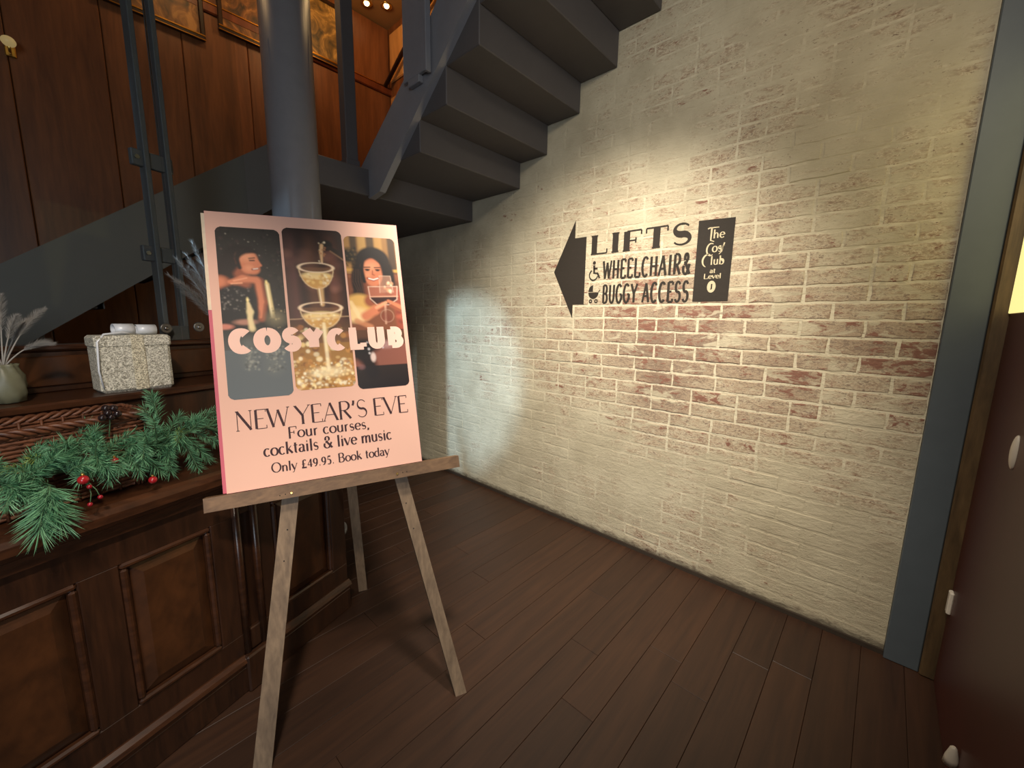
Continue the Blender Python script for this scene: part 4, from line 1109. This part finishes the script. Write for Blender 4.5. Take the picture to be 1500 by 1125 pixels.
# left photograph: laughing woman, candles
p = Paint(.187, .585, NXP, NYP); p.C[:] = p.col((38, 34, 30))
p.dots(150, (0, 0, 1, .55), (.006, .03), [(60, 54, 46), (22, 20, 18), (74, 52, 50), (30, 28, 24)], (.3, .8), .8)
p.dots(46, (0, 0, 1, .5), (.004, .012), [(150, 144, 130), (190, 180, 160), (120, 104, 96)], (.3, .8), .5)
p.ell(.30, .19, .23, .085, (30, 20, 18), .15)
p.ell(.12, .25, .16, .08, (34, 22, 20), .3); p.ell(.42, .145, .20, .035, (28, 20, 18), .3)
p.line([(.33, .27), (.38, .33)], .10, SKD)
p.ell(.02, .335, .16, .045, SKD, .25); p.ell(.01, .325, .10, .030, SK, .5)
p.ell(.47, .205, .155, .072, SK, .1); p.ell(.54, .245, .10, .033, SK, .2); p.line([(.60, .19), (.65, .222), (.60, .23)], .022, SK)
p.ell(.44, .172, .12, .03, SKL, .6, .7); p.ell(.47, .24, .07, .018, SKL, .6, .6)
p.ell(.27, .20, .032, .019, SKD, .3)
p.line([(.48, .183), (.57, .178)], .010, (60, 34, 26)); p.line([(.49, .195), (.56, .194)], .012, (56, 30, 24))
p.line([(.52, .248), (.61, .243)], .016, (130, 44, 40)); p.line([(.535, .246), (.605, .242)], .008, (240, 225, 210))
p.line([(.34, .14), (.30, .19), (.33, .24)], .030, (30, 20, 18)); p.line([(.60, .145), (.48, .135), (.36, .145), (.30, .175)], [.02, .05, .06, .04], (30, 20, 18)); p.ell(.20, .215, .09, .05, (32, 21, 19), .3)
p.line([(.60, .32), (.64, .44), (.60, .54)], [.075, .07, .06], SKD); p.line([(.59, .32), (.62, .44), (.58, .53)], [.045, .04, .03], SK)
p.line([(.16, .325), (.36, .305), (.56, .31)], [.035, .06, .06], SK); p.line([(.18, .335), (.34, .33)], .014, SKL); p.line([(.22, .345), (.36, .34)], .012, SKD); p.line([(.22, .318), (.42, .30)], .012, SKL)
p.ell(.22, .42, .30, .075, (24, 22, 24), .12); p.ell(.22, .51, .34, .08, (26, 24, 24), .12)
p.dots(60, (.0, .36, .45, .5), (.006, .018), [(110, 100, 96), (60, 56, 56), (150, 140, 130)], (.3, .8))
p.ell(.02, .585, .14, .016, (196, 120, 100), .3); p.ell(.35, .56, .17, .016, (170, 120, 100), .4)
p.line([(.73, .335), (.78, .53)], .034, (226, 200, 140)); p.line([(.725, .34), (.765, .53)], .012, (246, 228, 180)); p.ell(.72, .322, .018, .010, (255, 226, 150), .5)
p.line([(.41, .45), (.43, .50), (.42, .54), (.44, .60)], [.026, .05, .036, .05], (226, 202, 150)); p.ell(.405, .43, .018, .014, (255, 230, 160), .5)
p.ell(.82, .54, .14, .04, (120, 110, 84), .6, .8); p.dots(24, (.7, .48, 1, .6), (.008, .02), [(170, 150, 110), (80, 74, 60)], (.4, .8))
p.grad(.60, .72, (84, 86, 84), .1, .8); p.grad(.72, 1.0, (96, 102, 104), .85, .95)
p.line([(.36, .68), (.36, .80)], .10, (110, 112, 106), .5, .8); p.line([(.74, .68), (.74, .83)], .12, (112, 114, 108), .5, .8)
p.dots(70, (.28, .70, .52, .84), (.008, .022), [(150, 150, 140), (70, 72, 70)], (.3, .7)); p.dots(80, (.62, .70, .92, .86), (.008, .022), [(156, 154, 142), (74, 76, 74)], (.3, .7))
p.build(((.041, .318), (.342, .945)), po, 'printed_photo', 'printed photo of a laughing woman and candles')
# middle photograph: champagne coupes
p = Paint(.187, .585, NXP, NYP); p.C[:] = p.col((58, 34, 26))
for x_, c_, w_ in ((.12, (96, 58, 52), .10), (.42, (104, 66, 46), .10), (.78, (112, 64, 44), .12), (.97, (40, 24, 20), .10), (.25, (40, 26, 24), .06), (.62, (50, 30, 24), .05)):
    p.line([(x_, .05), (x_ + .03, .55)], w_, c_, .7, .9)
p.dots(18, (0, .15, .9, .5), (.05, .11), [(120, 74, 66), (150, 100, 84), (90, 52, 56)], (.2, .5), .6)
p.grad(0, .18, (34, 22, 18), .85, .0)
p.ell(.72, .10, .11, .035, (30, 22, 18), .2); p.line([(.76, .115), (1.0, .165)], [.04, .075], (44, 32, 26)); p.line([(.78, .135), (1.0, .19)], .014, (150, 110, 80), .7)
p.line([(.64, .10), (.62, .15), (.62, .21)], [.03, .028, .016], (226, 180, 130), .9); p.dots(18, (.57, .08, .70, .22), (.008, .02), [(255, 230, 190), (180, 120, 80)], (.5, .9))
def coupe(p, x, y, rx, ry, dp, liq):
    p.poly([(x - rx, y)] + [(x + rx * math.cos(math.radians(a)), y - dp * math.sin(math.radians(a))) for a in range(180, 361, 12)], (150, 104, 66), .38)
    k = .86
    p.poly([(x + rx * k * math.cos(math.radians(a)), y + dp * .35 - dp * .66 * math.sin(math.radians(a))) for a in range(180, 361, 12)], liq, .9)
    p.ell(x, y + dp * .38, rx * .86, ry * .8, (246, 214, 150), .2, .85)
    p.dots(36, (x - rx * .7, y + dp * .3, x + rx * .7, y + dp * .85), (.01, .03), [(255, 240, 200), (200, 140, 70), (240, 200, 120)], (.3, .8))
    p.ring(x, y, rx, ry, .009, (246, 214, 178), .95)
    p.line([(x + rx * math.cos(math.radians(a)), y - dp * math.sin(math.radians(a))) for a in range(180, 361, 12)], .008, (240, 206, 160), .8)
coupe(p, .51, .245, .29, .030, .135, (214, 160, 84))
p.line([(.55, .38), (.56, .48)], [.05, .035], (226, 180, 120), .8); p.line([(.53, .38), (.545, .48)], .010, (255, 236, 200), .9)
coupe(p, .53, .500, .35, .034, .13, (222, 168, 90))
p.line([(.56, .63), (.57, .86)], [.05, .04], (236, 196, 130), .9); p.line([(.545, .64), (.555, .84)], .010, (255, 244, 214), .9)
p.line([(0, .57), (1, .555)], .008, (210, 170, 130), .7)
p.grad(.56, .72, (150, 104, 62), .0, .55); p.grad(.72, 1.0, (190, 136, 66), .55, .85)
p.dots(70, (0, .60, 1, .86), (.02, .06), [(255, 220, 150), (200, 140, 70), (150, 90, 50), (255, 240, 200), (110, 66, 40)], (.3, .85), .25)
p.dots(330, (0, .84, 1, 1.0), (.01, .035), [(255, 226, 160), (180, 120, 56), (120, 76, 36), (255, 244, 210), (216, 160, 84)], (.3, .9), .35)
p.line([(.55, .60), (.56, .88)], .028, (255, 236, 190), .7); p.ell(.56, .90, .30, .03, (255, 236, 190), .5, .6)
p.build(((.355, .332), (.667, .957)), po, 'printed_photo', 'printed photo of stacked champagne coupes')
# right photograph: smiling woman with wine glass
p = Paint(.187, .585, NXP, NYP); p.C[:] = p.col((150, 108, 62))
for x_, c_ in ((.16, (60, 44, 30)), (.34, (190, 146, 84)), (.50, (70, 54, 38)), (.66, (186, 140, 80)), (.92, (56, 42, 32)), (.03, (170, 124, 70))):
    p.line([(x_, -.02), (x_, .26)], .075, c_, .9, .3)
p.ell(.06, .13, .14, .05, (40, 34, 26), .3); p.dots(24, (.0, .08, .22, .2), (.01, .03), [(30, 28, 22), (110, 86, 52)], (.4, .9))
p.line([(0, .225), (1, .225)], .03, (210, 158, 78), .9); p.grad(.25, .62, (120, 66, 46), .9, .9)
p.dots(20, (0, .26, 1, .5), (.03, .07), [(150, 88, 56), (80, 44, 34), (176, 110, 70)], (.3, .6), .6)
p.ell(.52, .165, .34, .10, (28, 18, 18), .08); p.ell(.26, .30, .19, .13, (30, 20, 18), .12); p.ell(.78, .28, .15, .13, (30, 20, 18), .15); p.ell(.22, .39, .15, .05, (36, 24, 20), .25)
for k in range(7): p.line([(.14 + .04 * k, .22), (.10 + .05 * k, .30), (.17 + .035 * k, .36), (.12 + .05 * k, .43)], .008, (84, 54, 42), .6)
p.line([(.48, .30), (.50, .42)], .16, SKD); p.ell(.50, .235, .20, .090, SK, .08); p.ell(.50, .27, .155, .062, SK, .15); p.ell(.46, .20, .13, .03, SKL, .6, .7); p.ell(.40, .255, .06, .018, SKL, .6, .6)
p.line([(.33, .15), (.29, .22), (.32, .30)], .035, (28, 18, 18)); p.line([(.55, .125), (.70, .17), (.74, .26)], .05, (28, 18, 18)); p.line([(.36, .145), (.5, .12), (.6, .14)], .03, (28, 18, 18))
for sx_ in (.40, .60):
    p.line([(sx_ - .06, .205), (sx_ + .055, .203)], .011, (44, 26, 22)); p.ell(sx_, .222, .042, .0075, (40, 22, 20), .3); p.line([(sx_ - .05, .217), (sx_ + .05, .217)], .007, (36, 20, 20))
p.line([(.50, .225), (.49, .252), (.53, .256)], .009, SKD); p.line([(.39, .278), (.50, .290), (.61, .276)], .022, (150, 52, 44)); p.line([(.41, .279), (.50, .287), (.59, .277)], .011, (250, 240, 226))
p.ell(.18, .47, .30, .085, (216, 168, 92), .15); p.ell(.10, .52, .24, .05, (238, 200, 140), .3); p.line([(.02, .44), (.20, .56)], .04, (246, 214, 160), .7); p.ell(.40, .43, .12, .04, SKD, .3)
p.line([(.95, .38), (.98, .60)], .10, (150, 70, 52)); p.dots(14, (.6, .45, 1, .6), (.03, .07), [(190, 96, 70), (110, 50, 40)], (.3, .6), .5)
p.poly([(.38, .335), (.95, .33), (.93, .42), (.75, .455), (.52, .452), (.40, .415)], (170, 100, 78), .75)
p.poly([(.39, .405), (.95, .400), (.92, .43), (.76, .455), (.52, .455), (.42, .435)], (40, 18, 20), .95)
p.line([(.38, .335), (.40, .415), (.52, .455), (.76, .455), (.93, .42), (.96, .33)], .009, (240, 200, 176), .8); p.line([(.38, .335), (.96, .33)], .007, (240, 206, 180), .8); p.line([(.39, .402), (.95, .398)], .010, (236, 180, 150), .8)
p.poly([(.62, .26), (.84, .26), (.87, .37), (.60, .375)], (190, 140, 116), .5); p.line([(.60, .375), (.62, .26), (.84, .26), (.87, .37)], .007, (236, 200, 174), .55); p.dots(14, (.62, .3, .86, .38), (.015, .035), [(255, 226, 190), (220, 160, 120)], (.4, .8))
p.line([(.28, .53), (.48, .49), (.64, .455)], [.09, .085, .05], SK); p.line([(.50, .475), (.70, .44)], .028, SKL); p.line([(.54, .495), (.70, .465)], .022, SKD); p.line([(.75, .43), (1.0, .475)], [.03, .05], SK); p.line([(.78, .46), (1.0, .50)], .03, SKD)
p.line([(.68, .46), (.66, .58)], .02, (230, 180, 150), .6); p.ell(.68, .53, .12, .04, (120, 60, 44), .5, .7); p.ring(.70, .53, .13, .042, .007, (226, 180, 150), .35)
p.line([(.1, .56), (.36, .60)], .05, (200, 130, 90), .8)
p.grad(.62, .72, (70, 36, 30), .8, .9); p.grad(.72, .86, (130, 74, 66), .9, .85); p.line([(0, .76), (.22, .80), (.30, .90)], .13, (30, 20, 20)); p.ell(.18, .73, .28, .05, (24, 18, 18), .3)
p.ell(.34, .80, .05, .03, (216, 190, 180), .3); p.ell(.62, .72, .16, .025, (170, 130, 126), .5, .8); p.dots(10, (.2, .7, .6, .78), (.015, .03), [(230, 220, 220), (60, 40, 40)], (.4, .8))
p.grad(.855, 1.0, (30, 24, 26), .97, 1.0); p.ell(.10, .86, .06, .015, (130, 90, 90), .5, .7)
p.build(((.678, .317), (.976, .939)), po, 'printed_photo', 'printed photo of a smiling woman raising a wine glass')
M_TITLE = plain('poster_title_pink', lin(244, 200, 182), .6, 0, .02, spec=.25)
ptext('COSY', .080, .505, .478, .094, .30, .37, .0, o=.0014, mat=M_TITLE, track=.46, wide=1.0, sthick=.33)
ptext('CLUB', .550, .955, .474, .090, .26, .32, .15, o=.0014, mat=M_TITLE, track=.40, wide=1.0)

# ------------------------------------------------------------------ right edge: painted post, frame, red door
pf = MB().box((DX - .03, -.262, 0), (DX + .12, WY0 - .001, 3.5), bev=.003).build('trim_1', M_POST, base=(DX, -.2, 0), kind='structure', label='slate blue painted post ending the brick wall')
MB().box((DX - .045, -.360, 0), (DX + .12, -.263, 3.5), bev=.006).build('trim_2', M_BROWNEDGE, base=(DX, -.28, 0), kind='structure', label='narrow brown wooden door frame edge beside the blue post')
dr1 = MB().box((1.05, -.345, .004), (DX - .05, -.305, 3.2), bev=.004).build('door_1', M_REDDOOR, base=(1.6, -.33, 0), kind='structure', label='dark red painted door leaf at the right edge')
MB().box((1.70, -.3055, 1.468), (DX - .026 - .03, -.300, 2.3), bev=.002).build('glass_pane', emit('lit_pane', lin(250, 232, 150), 1.1), dr1, label='yellow lit pane')
mb = MB(); mb.sphere((1.755, -.303, 1.075), .05, 16, 12, (.32, .2, 1)); mb.build('push_plate', M_WHITEPL, dr1)
MB().box((2.150, -.306, .335), (2.182, -.292, .425), bev=.004).build('door_latch', M_WHITEPL, dr1)
mb = MB(); mb.lathe([(.018, 0), (.016, .02), (.008, .055), (.004, .06)], 12, (1.645, -.292, .13)); mb.build('door_stop', M_WHITEPL, dr1)
